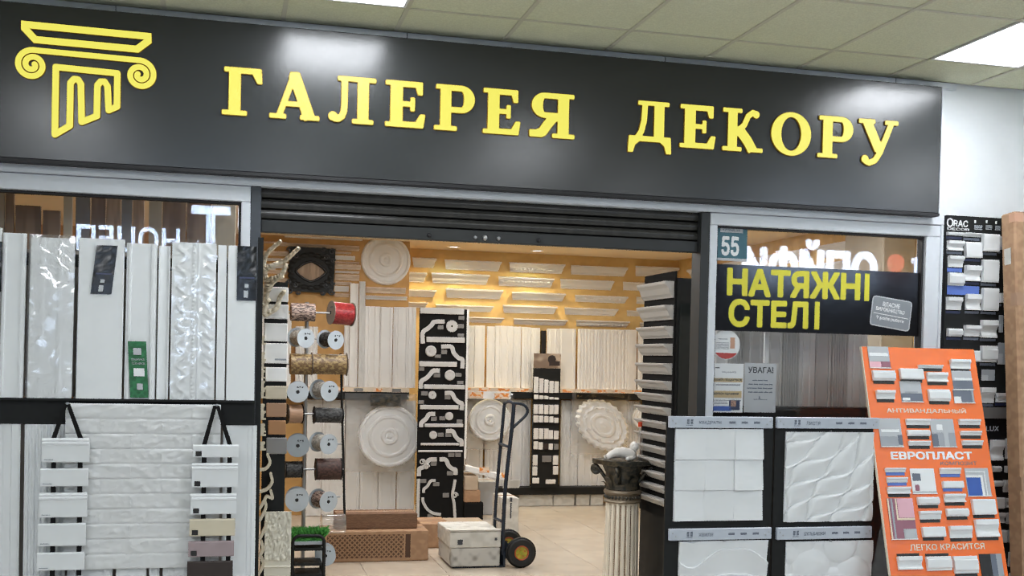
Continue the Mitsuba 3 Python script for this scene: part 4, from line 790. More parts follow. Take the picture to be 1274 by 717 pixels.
for i, lab, R, L, w, fl in ((2, 'white faced spool of grey cord, left in the top row of facing spools', .066, .13, 'm_rope_pale', 'm_spool_white'), (3, 'white faced spool of dark mottled cord, right in the top row of facing spools', .064, .14, 'm_rope_black', 'm_spool_white'),
                            (6, 'white faced spool, left in the second row of facing spools', .072, .12, 'm_rope_pale', 'm_spool_white'), (7, 'white faced spool of pale cord, right in the second row of facing spools', .070, .14, 'm_rope_pale', 'm_spool_white'),
                            (10, 'grey faced spool, left in the third row of facing spools', .077, .12, 'm_rope_pale', 'm_spool_grey'), (11, 'white faced spool of pale cord, right in the third row of facing spools', .069, .14, 'm_rope_pale', 'm_spool_white'),
                            (14, 'large white faced spool with a number, left in the bottom row of facing spools', .079, .12, 'm_rope_pale', 'm_spool_white'), (15, 'white faced spool of mottled cord, right in the bottom row of facing spools', .070, .14, 'm_rope_mix', 'm_spool_white'),
                            (17, 'white faced spool near the floor behind the black step stool', .070, .12, 'm_rope_pale', 'm_spool_white')):
    spool(lab, V(*SC[i], -0.06), R, L, bk if i in (2, 3, 7, 11, 15) else (0.06, 1, 0), w, fl)
spool('roll of tan and brown rope, left of the two tan rolls', V(*SC[4]), .076, .15, (1, .05, 0), 'm_rope_tan', None, .070)
spool('roll of tan rope with a clear flange, right of the two tan rolls', V(*SC[5]), .080, .235, (1, .05, 0), 'm_rope_tan', 'm_spool_card', .068)
spool('copper coloured ribbon roll with a black flange', V(*SC[8]), .068, .10, (1, .2, 0), 'm_sample_copper', 'm_rubber', .062)
spool('spool of black braided cord at the right of the spool rows', V(*SC[9]), .060, .19, (1, .12, -.02), 'm_rope_black', 'm_rubber', .050)
spool('spool of black braided cord at the left of the spool rows', V(*SC[12]), .060, .11, (1, .05, 0), 'm_rope_black', 'm_rubber', .055)
spool('wide spool of dark brown cord', V(*SC[13]), .076, .17, (1, .05, 0), 'm_rope_brown', 'm_rubber', .072)
t = spool('clear plastic roll at the foot of the spool stand', V(*SC[16]), .066, .17, (1, .05, 0), 'm_film', None, .064)
for z in (SC[0][1], SC[4][1], SC[8][1], SC[12][1]): part(sp, 'peg', rod((px_ - .14, KY + .0, z), (px_ + .26, KY + 0.02, z), 0.006, 8), 'm_steel', True)
for z in (SC[2][1], SC[6][1], SC[10][1], SC[14][1]): part(sp, 'arm', cat([rod((px_ - .07, KY + .10, z), (px_ + .25, KY + .10, z), 0.006, 8)]), 'm_steel', True)
rng = np.random.default_rng(4)
gx0, gx1, gz0, gz1 = (0.403, 0.627, 0.403, 0.49)
bl = []
for _ in range(900):
    x, y, a, h = rng.uniform(gx0, gx1), rng.uniform(1.40, 1.55), rng.uniform(0, 6.28), rng.uniform(.03, .075)
    p = np.array([x, y, gz0 - .01]); d = np.array([math.cos(a), math.sin(a), 0]); w = np.array([-d[1], d[0], 0]) * .004
    bl.append(trimesh.Trimesh([p - w, p + w, p + d * .02 + [0, 0, h * .7], p + d * .045 + [0, 0, h]], [[0, 1, 2], [0, 2, 3], [1, 3, 2]], process=False))
gm = thing('grass_mat', 'small piece of green artificial grass on the black step stool', 'artificial grass')
part(gm, 'backing', box(gx0, gx1, 1.40, 1.55, gz0 - .025, gz0 - .008), 'm_grass'); labels[part(gm, 'blades', cat(bl), 'm_grass')] = {'kind': 'stuff'}
st = thing('step_stool', 'small black tubular step stool at the foot of the spool stand', 'step stool')
sx0, sx1 = 0.414, 0.619
szt = 0.420
for yy, zt in ((1.36, szt), (1.58, szt - .05)):
    p = [(sx0, yy, 0.0), (sx0, yy, zt - .05)] + [(sx0 + .045 - .045 * math.cos(a), yy, zt - .045 + .045 * math.sin(a)) for a in np.linspace(.2, math.pi / 2, 5)] + [(sx1 - .045 + .045 * math.sin(a), yy, zt - .045 + .045 * math.cos(a)) for a in np.linspace(0, math.pi / 2 - .2, 5)] + [(sx1, yy, zt - .05), (sx1, yy, 0.0)]
    part(st, 'frame', tube(p, 0.011, 8), 'm_black', True)
for z in (szt - .09, szt - .19, szt - .26): part(st, 'step', box(sx0 + .011, sx1 - .011, 1.35, 1.57, z - .008, z + .008), 'm_black')
part(st, 'seat', box(sx0 + .012, sx1 - .012, 1.375, 1.565, gz0 - .045, gz0 - .0255), 'm_spool_white')

# ------------------------------------------------------------------ boxes on the floor
def carton(label, x0, x1, y0, y1, z0, z1, m, rot=0.0, name='cardboard_box', cat_='cardboard box', flap=True, tape='m_tape'):
    t = thing(name, label, cat_)
    c = np.array([(x0 + x1) / 2, (y0 + y1) / 2, 0]); cr, sr = math.cos(rot), math.sin(rot)
    M = mat(c, (cr, sr, 0), (-sr, cr, 0), (0, 0, 1)); w, d = (x1 - x0) / 2, (y1 - y0) / 2
    part(t, 'carton', put(box(-w, w, -d, d, z0, z1, 0.006), M), m)
    if flap: part(t, 'tape', put(box(-w - .001, w + .001, -.025, .025, z1 + .0002, z1 + .0014), M), tape)
    return t, M, w, d
t, M, w, d = carton('long brown cardboard box with a dark lattice print, lying on the floor at the left', 0.717, 1.547, 2.64, 3.0, 0.002, 0.242, 'm_cardboard')
def lattice(p, n, uv):
    a, b = dr.abs((p.x + p.z) * 26 - dr.round((p.x + p.z) * 26)), dr.abs((p.x - p.z) * 26 - dr.round((p.x - p.z) * 26))
    return mikit.mix((0.30, 0.175, 0.10), (0.105, 0.055, 0.032), mikit.smoothstep(0.16, 0.22, dr.minimum(a, b)))
pb('m_lattice', mikit.proc(lattice), 0.8)
part(t, 'print', put(box(-w + .03, w - .20, -d - .0012, -d - .0002, 0.03, 0.215), M), 'm_lattice'); part(t, 'print', put(box(w - .185, w - .145, -d - .0012, -d - .0002, 0.03, 0.215), M), 'm_cardboard_print')
carton('long dark brown cardboard box lying on the lattice-printed box', 0.823, 1.470, 2.74, 2.98, 0.244, 0.368, 'm_cardboard_dark')
WXA, WXB = 1.657, 2.044
t, M, w, d = carton('dirty white cardboard box on the hand truck, lower of the two', WXA, WXB, 2.27, 2.80, 0.014, 0.158, 'm_carton_dirty', flap=False)
t, M, w, d = carton('white cardboard box with small prints, upper of the two on the hand truck', WXA - .01, WXB + .004, 2.265, 2.80, 0.160, 0.285, 'm_carton_white', tape='m_carton_white')
part(t, 'flap', put(prism([(-d - .004, .286), (-d + .10, .2865), (-d + .10, .291), (-d - .012, .300)], -w, w), M), 'm_carton_white')
part(t, 'print', put(box(-w + .06, -w + .10, -d - .0012, -d - .0002, .185, .225), M), 'm_print_dark'); part(t, 'print', put(box(w - .05, w - .03, -d - .0012, -d - .0002, .215, .235), M), 'm_print_dark')
carton('brown cardboard box on the floor behind the white boxes', 1.581, 1.830, 3.2, 3.6, 0.002, 0.209, 'm_cardboard')
carton('flat tan cardboard package on the floor before the black ornament board', 1.668, 2.365, 3.9, 4.5, 0.002, 0.07, 'm_carton_tan')
BX = [(2.245, 2.47, 0.005, 0.182), (2.242, 2.438, 0.186, 0.302), (2.239, 2.411, 0.306, 0.446), (2.402, 2.587, -0.005, 0.397)]
BX[3] = (2.497, 2.69, -0.069, 0.348)
for (x0, x1, z0, z1), lb, m in zip(BX, ('black cardboard box right of the black ornament board', 'tan cardboard box standing on the black box', 'light brown cardboard box on top of the small stack by the ornament board', 'grey carton beside the black box'), ('m_black_matt', 'm_cardboard', 'm_carton_tan', 'm_paper_grey')):
    if lb.startswith('black') or lb.startswith('grey'): z0 = 0.002
    if lb.startswith('black'): btop = z1
    elif lb.startswith('tan'): z0 = btop + .002; btop = z1
    elif lb.startswith('light'): z0 = btop + .002
    yo = 0.38 if lb.startswith('grey') else 0.0
    carton(lb, max(x0, 2.27), x1 - .004, 4.75 + yo, 5.1 + yo, z0, z1, m)
pk = (2.233, 2.717, 0.375, 0.551)
t = thing('plastic_package', 'flat plastic package with orange tags lying on top of the boxes', 'package')
PZ = BX[2][3] - 0.02
pm = slab(20, 12, 2.28, pk[1], 0, .26, 0, lambda u, v: 0.03 + 0.035 * hn(u * 5, v * 3, .3, 2))
pm.vertices = np.stack([pm.vertices[:, 0], 4.76 + pm.vertices[:, 2], 1.0 * -pm.vertices[:, 1] + PZ + 0.24 * (2.58 - pm.vertices[:, 0])], 1); pm.invert()
part(t, 'wrapping', pm, 'm_paper', 40)
for a, b in ((2.42, 2.52), (pk[1] - .07, pk[1] - .01)): part(t, 'tag', prism([(4.752, PZ + .02 + .24 * (2.58 - a)), (4.758, PZ + .015 + .24 * (2.58 - a)), (4.758, PZ + .07 + .24 * (2.58 - a)), (4.752, PZ + .07 + .24 * (2.58 - a))], a, b), 'm_orange_tag')
t, M, w, d = carton('white carton with printed side standing behind the hand truck', 2.394, 2.547, 3.65, 4.05, 0.002, 0.364, 'm_carton_white')
part(t, 'flap', put(prism([(-d, .455), (-d - .02, .53), (-d - .016, .532), (-d + .004, .457)], -w, w), M), 'm_carton_white')
part(t, 'print', put(cat([box(-.01, .012, -d - .0012, -d - .0002, .33, .37), box(-.005, .008, -d - .0012, -d - .0002, .18, .32)]), M), 'm_print_dark')
for (x0, x1, z0, z1), lb in zip([(3.093, 3.48, 0.031, 0.159), (3.489, 3.731, 0.027, 0.156), (3.751, 3.908, 0.022, 0.129), (3.92, 4.069, 0.02, 0.128)], ('wide low white carton under the back shelf, first from the hand truck', 'low white carton with a line, second under the back shelf', 'small white carton, third under the back shelf', 'small white carton, fourth under the back shelf')):
    carton(lb, x0, x1, 5.75, 5.895, 0.002, min(z1, .131), 'm_carton_white')

# ------------------------------------------------------------------ hand truck
ht = thing('hand_truck', 'black steel hand truck with two pneumatic wheels and a looped handle', 'hand truck')
YN, YF = 2.31, 2.62
near = [(2.14, 2.31, 1.272), (2.128, 2.31, 1.088), (2.089, 2.31, 0.662), (2.076, 2.31, 0.348), (2.078, 2.31, 0.097)]
far = [(2.14, 2.62, 1.262), (2.095, 2.62, 0.627), (2.081, 2.62, 0.335), (2.08, 2.62, 0.133)]
part(ht, 'upright', tube(smooth_path(near, 4), 0.0155, 10), 'm_truck_blue', True); part(ht, 'upright', tube(smooth_path(far, 4), 0.0135, 10), 'm_truck_blue', True)
part(ht, 'top_bar', tube(smooth_path([near[0], ((near[0][0] + far[0][0]) / 2, (YN + YF) / 2, near[0][2] + .012), far[0]], 5), 0.0125, 10), 'm_truck_blue', True)
loop = [(2.14, 2.31, 1.276), (2.189, 2.31, 1.273), (2.231, 2.31, 1.255), (2.251, 2.31, 1.22), (2.234, 2.31, 1.179), (2.185, 2.31, 1.132), (2.128, 2.31, 1.078)]
part(ht, 'handle', tube(smooth_path(loop, 5), 0.0115, 10), 'm_truck_blue', True)
for a, b in ((2.103, 2.31, 0.937), (2.106, 2.62, 0.935)), (near[3], far[2]), ((2.077, 2.31, 0.134), (2.079, 2.62, 0.185)): part(ht, 'crossbar', rod(a, b, 0.012), 'm_truck_blue', True)
wx, wz = (2.204, 0.12); wr = 0.115
part(ht, 'toe_plate', cat([box(near[4][0] - .40, near[4][0] + .012, YN - .03, YF + .03, 0.004, 0.012), box(near[4][0] - .004, near[4][0] + .012, YN - .03, YF + .03, 0.0125, 0.12)]), 'm_truck_blue')
part(ht, 'axle', rod((wx, 2.24, wr + .005), (wx, 2.70, wr + .005), 0.011), 'm_steel', True)
for yy in (YN, YF): part(ht, 'axle_bracket', prism([(near[4][0], .05), (near[4][0], .20), (wx - .02, wr + .03), (wx + .015, wr + .02), (wx + .015, wr - .015), (wx - .02, wr - .02)], 0, .008, 'z') .apply_transform(mat((0, yy + .03, 0), (1, 0, 0), (0, 0, 1), (0, -1, 0))), 'm_truck_blue')
for yc in (2.245, 2.665):
    tire = [(.058, -.030), (.085, -.038), (.102, -.034), (.112, -.018), (.115, 0), (.112, .018), (.102, .034), (.085, .038), (.058, .030)]
    k = part(ht, 'wheel', axis_to(lathe([(a, b) for a, b in tire] + [tire[0]], 48), (wx, yc, wr + .005), (0, 1, 0)), 'm_rubber', 40)
    part(k, 'tread', axis_to(lathe([(wr - .0005, -.020), (wr + .003, -.016), (wr + .003, .016), (wr - .0005, .020)], 64, lambda t_, r_: 1 - .015 * (math.sin(32 * t_) > .3)), (wx, yc, wr + .005), (0, 1, 0)), 'm_rubber')
    part(k, 'rim', axis_to(lathe([(.058, -.030), (.055, -.034), (.048, -.030), (.048, .030), (.055, .034), (.058, .030)], 40), (wx, yc, wr + .005), (0, 1, 0)), 'm_hub_red', 30)
    part(k, 'hub', axis_to(lathe([(0, -.030), (.016, -.030), (.018, -.018), (.047, -.022), (.047, .022), (.018, .018), (.016, .030), (0, .030)], 40), (wx, yc, wr + .005), (0, 1, 0)), 'm_hub_yellow', 30)
    for q in range(4): part(k, 'bolt', axis_to(lathe([(0, -.026), (.006, -.026), (.006, 0), (0, 0)], 8), (wx + .030 * math.cos(q * 1.57 + .5), yc, wr + .005 + .030 * math.sin(q * 1.57 + .5)), (0, 1, 0)), 'm_hub_red')

# ------------------------------------------------------------------ fluted column with a bronze capital
cx, cy = 2.728, 1.42
pc = thing('fluted_column', 'white fluted column with a dark bronze scrolled capital, right of the entrance', 'column')
def flutes(t_, r_): return 1 - .12 * max(0.0, math.sin(18 * t_) - .1)**.5
part(pc, 'base', lathe([(0, 0), (.15, 0), (.15, .02), (.138, .024), (.14, .034), (.128, .04), (.0, .04)], 48).apply_translation((cx, cy, 0)), 'm_column', 30)
part(pc, 'shaft', lathe([(.0, .041), (.125, .041), (.121, .35), (.117, .615), (0, .615)], 216, flutes).apply_translation((cx, cy, 0)), 'm_column', 40)
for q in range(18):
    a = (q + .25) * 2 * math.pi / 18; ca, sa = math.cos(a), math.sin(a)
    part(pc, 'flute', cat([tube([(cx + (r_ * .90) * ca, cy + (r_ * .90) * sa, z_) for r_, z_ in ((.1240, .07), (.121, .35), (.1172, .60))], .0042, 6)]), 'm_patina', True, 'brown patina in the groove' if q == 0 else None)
part(pc, 'neck_ring', lathe([(0, .616), (.128, .616), (.134, .626), (.128, .636), (.122, .640), (.122, .672), (.128, .676), (.136, .690), (.130, .704), (.118, .708), (0, .708)], 60).apply_translation((cx, cy, 0)), 'm_bronze_rim', 40)
part(pc, 'bead', cat([ball((cx + .124 * math.cos(a), cy + .124 * math.sin(a), .656), .010, 1, (1, 1, 1.3)) for a in np.arange(30) * 2 * math.pi / 30]), 'm_bronze', True)
part(pc, 'bell', lathe([(0, .709), (.118, .709), (.116, .76), (.125, .83), (.150, .885), (.0, .885)], 48).apply_translation((cx, cy, 0)), 'm_bronze', 40)
for q in range(4):
    a = q * math.pi / 2 + math.pi / 4 + .25; ca, sa = math.cos(a), math.sin(a)
    pts = [(cx + (.11 + .085 * r_) * ca, cy + (.11 + .085 * r_) * sa, z_) for r_, z_ in ((0, .76), (.35, .80), (.8, .85), (1.1, .875))] + [(cx + (.195 + .032 * (1 - k / 14) * math.cos(b)) * ca, cy + (.195 + .032 * (1 - k / 14) * math.cos(b)) * sa, .842 + .034 * (1 - k / 14) * math.sin(b)) for k, b in enumerate(np.linspace(math.pi / 2, -3 * math.pi, 13))]
    part(pc, 'volute', tube(smooth_path(pts, 3), 0.014, 8), 'm_bronze', True)
for q in range(8):
    a = q * math.pi / 4 + .3
    lf = grid(5, 9, lambda u_, v_, a=a: (cx + (.123 + .035 * v_**3) * np.cos(a + (u_ - .5) * .62 * (1 - .6 * v_**2)), cy + (.123 + .035 * v_**3) * np.sin(a + (u_ - .5) * .62 * (1 - .6 * v_**2)), .712 + (.11 - .05 * (q % 2)) * v_ - .02 * v_**6))
    part(pc, 'leaf', lf, 'm_bronze', True)
part(pc, 'abacus', prism([(cx + .225 * math.cos(b) * (1 - .22 * abs(math.sin(2 * b - .5 + math.pi / 2))), cy + .225 * math.sin(b) * (1 - .22 * abs(math.sin(2 * b - .5 + math.pi / 2)))) for b in np.linspace(0, 2 * math.pi, 48, endpoint=False)], .886, .918, 'z'), 'm_bronze')
fg = [(2.567, 1.36, 0.89), (2.596, 1.36, 0.93), (2.637, 1.36, 0.953), (2.685, 1.36, 0.956), (2.722, 1.36, 0.942)]
fz = 0.919
def blob(pts, rs): return trimesh.convex.convex_hull(np.vstack([ball(p, r, 1).vertices for p, r in zip(pts, rs)]))
X0 = cx
fig = cat([tube(smooth_path([(X0 - .155, 1.33, fz + .022), (X0 - .10, 1.33, fz + .055), (X0 - .03, 1.34, fz + .055), (X0 + .05, 1.35, fz + .035)], 6), [.022] * 3 + [.026] * 4 + [.034] * 4 + [.040] * 4 + [.042] * 3 + [.036], 12),
           tube(smooth_path([(X0 + .05, 1.35, fz + .04), (X0 + .035, 1.32, fz + .022), (X0 - .02, 1.29, fz + .016)], 6), np.linspace(.024, .013, 13), 10),
           tube(smooth_path([(X0 - .03, 1.36, fz + .05), (X0 - .09, 1.40, fz + .03), (X0 - .15, 1.40, fz + .016)], 6), np.linspace(.028, .014, 13), 10),
           ball((X0 + .052, 1.34, fz + .100), .034, 3, (.95, 1, 1.1)), tube([(X0 + .05, 1.345, fz + .04), (X0 + .052, 1.34, fz + .09)], .018, 10)])
solo('plaster_figure', fig, 'm_plaster_warm', 'small white plaster figure reclining on the bronze capital', 'figurine', None, True)
bt = thing('bottle', 'slim clear bottle with a red cap standing on the bronze capital', 'bottle')
bxx, byy = cx + .115, 1.40
part(bt, 'glass', lathe([(.0, fz + .001), (.020, fz + .001), (.021, fz + .02), (.021, fz + .16), (.014, fz + .20), (.011, fz + .235), (0, fz + .235)], 24).apply_translation((bxx, byy, 0)), 'm_film', 40)
part(bt, 'cap', lathe([(0, fz + .236), (.014, fz + .236), (.015, fz + .27), (.0, fz + .272)], 20).apply_translation((bxx, byy, 0)), 'm_red_cap', 40)

# ------------------------------------------------------------------ back wall and inner wall: shelves, boards, samples
def shelf(name, label, x0, x1, ytop, yw, z, zb=None):
    t = thing(name, label, 'shelf')
    part(t, 'board', box(x0, x1, ytop, yw, z - 0.085, z - 0.012), 'm_black')
    k = part(t, 'price_strip', box(x0, x1, ytop - 0.006, yw, z - 0.0115, z + 0.03), 'm_print_cream')
    n = max(2, int((x1 - x0) / 0.19))
    for q in range(n): part(k, 'price_tag', box(x0 + (q + .12) * (x1 - x0) / n, x0 + (q + .72) * (x1 - x0) / n, ytop - 0.0075, ytop - 0.0062, z - .008, z + .024), 'm_orange_tag')
    return t
SB = 1.272
shelf('wall_shelf', 'black shelf with orange price strip on the back wall, left of the sample tower', 2.36, 3.225, 5.72, 6.0, SB)
shelf('wall_shelf', 'black shelf with orange price strip on the back wall, right of the sample tower', 3.527, 4.95, 5.72, 6.0, SB)
t = thing('base_shelf', 'black low plinth shelf along the foot of the back wall', 'shelf')
part(t, 'board', box(2.36, 4.95, 5.70, 6.0, 0.135, 0.215), 'm_black')
for x in (2.5, 3.7, 4.8): part(t, 'bracket', box(x, x + .04, 5.90, 5.99, 0.0, 0.134), 'm_black')
t = thing('wall_shelf', 'black shelf with price strip on the inner wall at the left', 'shelf')
part(t, 'board', box(-1.9, 1.745, 5.05, 5.3, SB - 0.085, SB - 0.012), 'm_black')
k = part(t, 'price_strip', box(-1.9, 1.745, 5.044, 5.3, SB - 0.0115, SB + 0.03), 'm_print_cream')
for q in range(19): part(k, 'price_tag', box(-1.85 + .19 * q, -1.76 + .19 * q, 5.0425, 5.0438, SB - .008, SB + .024), 'm_orange_tag' if q % 2 else 'm_sample_grey')
up = thing('wall_upright', 'black upright strip on the back wall above the sample tower', 'shelf upright'); part(up, 'strip', box(*(3.364, 3.415), 5.95, 5.999, 0.22, 1.945), 'm_print_mauve'.replace('mauve', 'black'))
def boards(rows, place, group, Y, zb, m='m_plaster_warm', seed=0, names=None):
    rng = np.random.default_rng(seed)
    for q, (x0, x1, _, z1) in enumerate(rows):
        kd = KINDS[1 + int(rng.integers(0, 5))]
        lab = f'white {"fluted" if kd == "fluted" else "moulded" if kd != "plain" else "smooth"} board, {ORD[q]} from the left {place}' if not names else names[q]
        if q + 1 < len(rows) and 0 < rows[q + 1][0] - x1 < .035 and q % 3 != 1: x1 = rows[q + 1][0]
        k = solo('moulding_board', upright(x0, x1 - 0.002, zb, z1, Y + 0.03, Y + 0.05, kd, 0.02 + .004 * int(rng.integers(0, 4))), m, lab, 'moulding board', group)
ul = [(2.468, 2.571, 1.319, 1.976), (2.576, 2.697, 1.321, 1.979), (2.715, 2.805, 1.323, 1.974), (2.81, 2.996, 1.325, 1.982), (3.014, 3.105, 1.328, 1.978), (3.11, 3.215, 1.329, 1.976), (3.22, 3.321, 1.331, 1.97)]
boards(ul, 'on the upper back shelf left of the sample tower', 'boards on the upper back shelf, left', 5.82, SB + .031, seed=1)
ur = [(3.4, 3.54, 1.298, 1.967), (3.549, 3.74, 1.301, 1.972), (3.759, 4.009, 1.304, 1.974), (4.019, 4.305, 1.308, 1.977), (4.314, 4.459, 1.312, 1.979), (4.473, 4.555, 1.313, 1.978), (4.575, 4.759, 1.316, 1.982), (4.779, 4.975, 1.319, 1.987)]
boards(ur, 'on the upper back shelf right of the sample tower', 'boards on the upper back shelf, right', 5.82, SB + .031, seed=2)
ll = [(2.376, 2.501, 0.266, 1.169), (2.506, 2.699, 0.265, 1.171), (2.717, 3.017, 0.263, 1.174), (3.026, 3.136, 0.262, 1.177), (3.14, 3.237, 0.262, 1.178)]
boards([(a, b, c, 1.17) for a, b, c, d in ll], 'on the low back shelf left of the sample tower', 'boards on the low back shelf, left', 5.82, .217, seed=5)
lr = [(3.58, 3.687, 0.259, 1.184), (3.692, 3.786, 0.258, 1.185), (3.791, 4.004, 0.257, 1.187), (4.023, 4.261, 0.256, 1.19), (4.271, 4.521, 0.255, 1.193), (4.541, 4.745, 0.253, 1.196)]
boards([(a, b, c, 1.17) for a, b, c, d in lr], 'on the low back shelf right of the sample tower', 'boards on the low back shelf, right', 5.82, .217, seed=6)
pu = [(1.099, 1.151, 1.316, 1.921), (1.151, 1.239, 1.317, 2.346), (1.243, 1.3, 1.319, 2.369), (1.306, 1.44, 1.32, 2.122), (1.46, 1.591, 1.322, 2.119), (1.595, 1.709, 1.324, 2.123), (1.726, 1.829, 1.326, 2.127)]
boards(pu, 'on the inner wall\'s shelf behind the spools', 'boards on the inner wall shelf', 5.18, SB + .031, m='m_plaster_warm', seed=7)
plo = [(0.735, 0.893, 0.024, 1.151), (0.901, 1.125, 0.022, 1.153), (1.133, 1.278, 0.019, 1.155), (1.282, 1.457, 0.017, 1.157), (1.469, 1.653, 0.015, 1.16), (1.658, 1.843, 0.013, 1.162)]
boards([(a, b, c, 1.17) for a, b, c, d in plo], 'standing below the inner wall\'s shelf', 'boards below the inner wall shelf', 5.18, .004, m='m_plaster_warm', seed=8)
rest = [(0.62 - .26 * q, 0.62 - .26 * q + .22, 0, 1.9 + .12 * (q % 3)) for q in range(9)]
boards(rest, 'on the inner wall\'s shelf, counted from the spools towards the left window', 'boards on the inner wall shelf seen through the left window', 5.18, SB + .031, seed=9)

def cornice(x0, x1, z0, z1, yw, kind):
    h = z1 - z0; d = 0.075
    p = [(yw, z0), (yw - .012, z0), (yw - .014, z0 + .12 * h), (yw - .030, z0 + .25 * h), (yw - .040, z0 + .5 * h), (yw - .060, z0 + .72 * h), (yw - d, z0 + .80 * h), (yw - d, z1 - .004), (yw - d + .006, z1), (yw, z1)]
    m = prism(p, x0, x1); v = m.vertices.copy(); s = (v[:, 1] - yw) / -d
    v[:, 0] += np.where(v[:, 0] < (x0 + x1) / 2, -1, 1) * -0.035 * (1 - s) * 0 + np.where(v[:, 0] > (x0 + x1) / 2, 0.03 * s, -0.03 * s) - 0.0; m.vertices = v
    if kind == 1: m = cat([m] + [box(x, x + .022, yw - .052, yw - .03, z0 + .18 * h, z0 + .42 * h) for x in np.arange(x0 + .02, x1 - .03, .042)])
    if kind == 2: m = cat([m] + [ball((x, yw - .047, z0 + .52 * h), .016, 1, (1.25, .7, 1)) for x in np.arange(x0 + .02, x1 - .02, .045)])
    return m
wall_rows = [[(1.886, 2.154, 2.596, 2.698), (2.242, 2.883, 2.588, 2.691), (2.969, 3.615, 2.588, 2.692), (3.68, 4.36, 2.588, 2.689), (4.448, 5.141, 2.602, 2.712)], [(1.443, 2.054, 2.434, 2.538), (2.1, 2.751, 2.433, 2.542), (2.846, 3.493, 2.43, 2.53), (3.559, 4.201, 2.426, 2.529), (4.302, 4.978, 2.434, 2.525)], [(1.536, 2.161, 2.276, 2.352), (2.26, 2.908, 2.278, 2.379), (3.004, 3.63, 2.28, 2.366), (3.736, 4.373, 2.282, 2.357), (4.467, 5.137, 2.283, 2.359)], [(1.471, 2.071, 2.156, 2.214), (2.153, 2.805, 2.133, 2.199), (2.905, 3.536, 2.133, 2.217), (3.617, 4.257, 2.134, 2.212), (4.355, 5.025, 2.141, 2.203)], [(2.317, 2.927, 2.014, 2.073), (3.03, 3.662, 2.007, 2.072), (3.755, 4.4, 2.009, 2.075), (4.519, 5.184, 2.011, 2.069)]]
for r, row in enumerate(wall_rows):
    for q, (x0, x1, z0, z1) in enumerate(row):
        x1 = min(x1, 4.985)
        kd = {(0, 2): 1, (1, 2): 2, (2, 3): 2, (4, 2): 1}.get((r, q), 0)
        solo('cornice_sample', cornice(x0 + .03, x1 - .03, z0, z1, 5.9995, kd), 'm_plaster_warm', f'white cornice sample on orange back wall, {ORD[q]} in the {ORD[r]} row from the top', 'cornice sample', 'cornice samples on the back wall')
inner = [(0.5, 1.274, 2.784, 2.837), (0.443, 1.242, 2.695, 2.73), (1.001, 1.162, 2.644, 2.666), (1.002, 1.201, 2.583, 2.627), (1.003, 1.26, 2.489, 2.541), (1.005, 1.248, 2.378, 2.44), (1, 1.144, 2.262, 2.321), (1.001, 1.146, 2.21, 2.246), (1.316, 1.723, 2.261, 2.324), (1.317, 1.739, 2.196, 2.236), (1.013, 1.243, 2.679, 2.703), (1.002, 1.245, 2.548, 2.57), (1.004, 1.247, 2.451, 2.475), (1.006, 1.168, 2.33, 2.365), (0.169, 0.521, 2.718, 2.737), (0.172, 0.541, 2.474, 2.511), (0.175, 0.534, 2.331, 2.378), (0.17, 0.538, 2.596, 2.644), (0.171, 0.539, 2.543, 2.572), (0.173, 0.532, 2.418, 2.458), (0.176, 0.535, 2.271, 2.311)]
for q, (x0, x1, z0, z1) in enumerate(inner):
    solo('cornice_sample', prism([(5.2995, z0), (5.285, z0), (5.28, z0 + .3 * (z1 - z0)), (5.26, z0 + .7 * (z1 - z0)), (5.255, z1 - .004), (5.2995, z1)], x0, x1), 'm_strip_tan' if q % 3 else 'm_plaster_warm',
         f'beige cornice strip beside black frame and big rosette, {ORD[q]} of its group from the top', 'cornice sample', 'cornice strips on the inner wall')
for r in range(3):
    for q in range(4):
        x0 = -1.9 + .60 * q - .2 * (r % 2)
        solo('cornice_sample', cornice(x0 + .05, x0 + .5, 2.42 - .17 * r, 2.51 - .17 * r, 5.2995, 0), 'm_plaster_warm', f'cornice sample seen through the left window, {ORD[q]} from the left in {ORD[r]} row', 'cornice sample', 'cornice samples seen through the left window')
# side wall seen through the right window
for r in range(4):
    for q in range(4):
        y0 = 2.0 + .95 * q + .3 * (r % 2); z0 = 2.56 - .16 * r
        m = cornice(0, .70, z0, z0 + .10, 0.0, 0)
        solo('cornice_sample', put(m, mat((4.9995, y0, 0), (0, 1, 0), (1, 0, 0), (0, 0, 1))), 'm_plaster_warm', f'side wall cornice sample seen through the right window, {ORD[q]} inwards in {ORD[r]} row', 'cornice sample', 'cornice samples on the side wall')

# rosettes
def rosette(R, rings, n=72, wob=None, t=0.03):
    pr = [(0.0, t)] + [(r_ * R, h * t) for r_, h in rings] + [(R, 0.0)]
    return lathe(pr[1:], n, wob)
RINGS = [(.0, 1.2), (.05, 1.25), (.09, .9), (.13, .9), (.17, 1.25), (.24, 1.2), (.28, .8), (.34, .7), (.50, .55), (.56, .6), (.60, .85), (.66, .8), (.70, .55), (.86, .5), (.90, .85), (.96, .8), (1.0, .35), (1.0, 0)]
def face(mesh, x, y, z): return put(mesh, FRONT(x, y, z))
c = (1.516, 2.6); R = 0.254
solo('ceiling_rosette', face(lathe([(r_ * R, h * .03) for r_, h in RINGS], 72), c[0], 5.2985, c[1]), 'm_plaster_warm', 'large round white ceiling rosette high on the inner wall', 'ceiling rosette', None, 25)
def bag(parent, x0, x1, z0, z1, y, seed):
    part(parent, 'plastic_bag', film(x0, x1, z0, z1, y, 0.014, 30, 30, seed), 'm_film_clear', True)
    part(parent, 'bag_back', film(x0, x1, z0, z1, y + 0.06, 0.004, 12, 12, seed + 1), 'm_film', True)
c = (1.545, 0.823); R = 0.312
t = thing('ceiling_rosette', 'round white ceiling rosette in a clear plastic bag, hanging before the inner wall\'s boards', 'ceiling rosette')
part(t, 'rosette', face(lathe([(r_ * R, h * .03) for r_, h in RINGS], 72), c[0], 5.00, c[1]), 'm_plaster', 25)
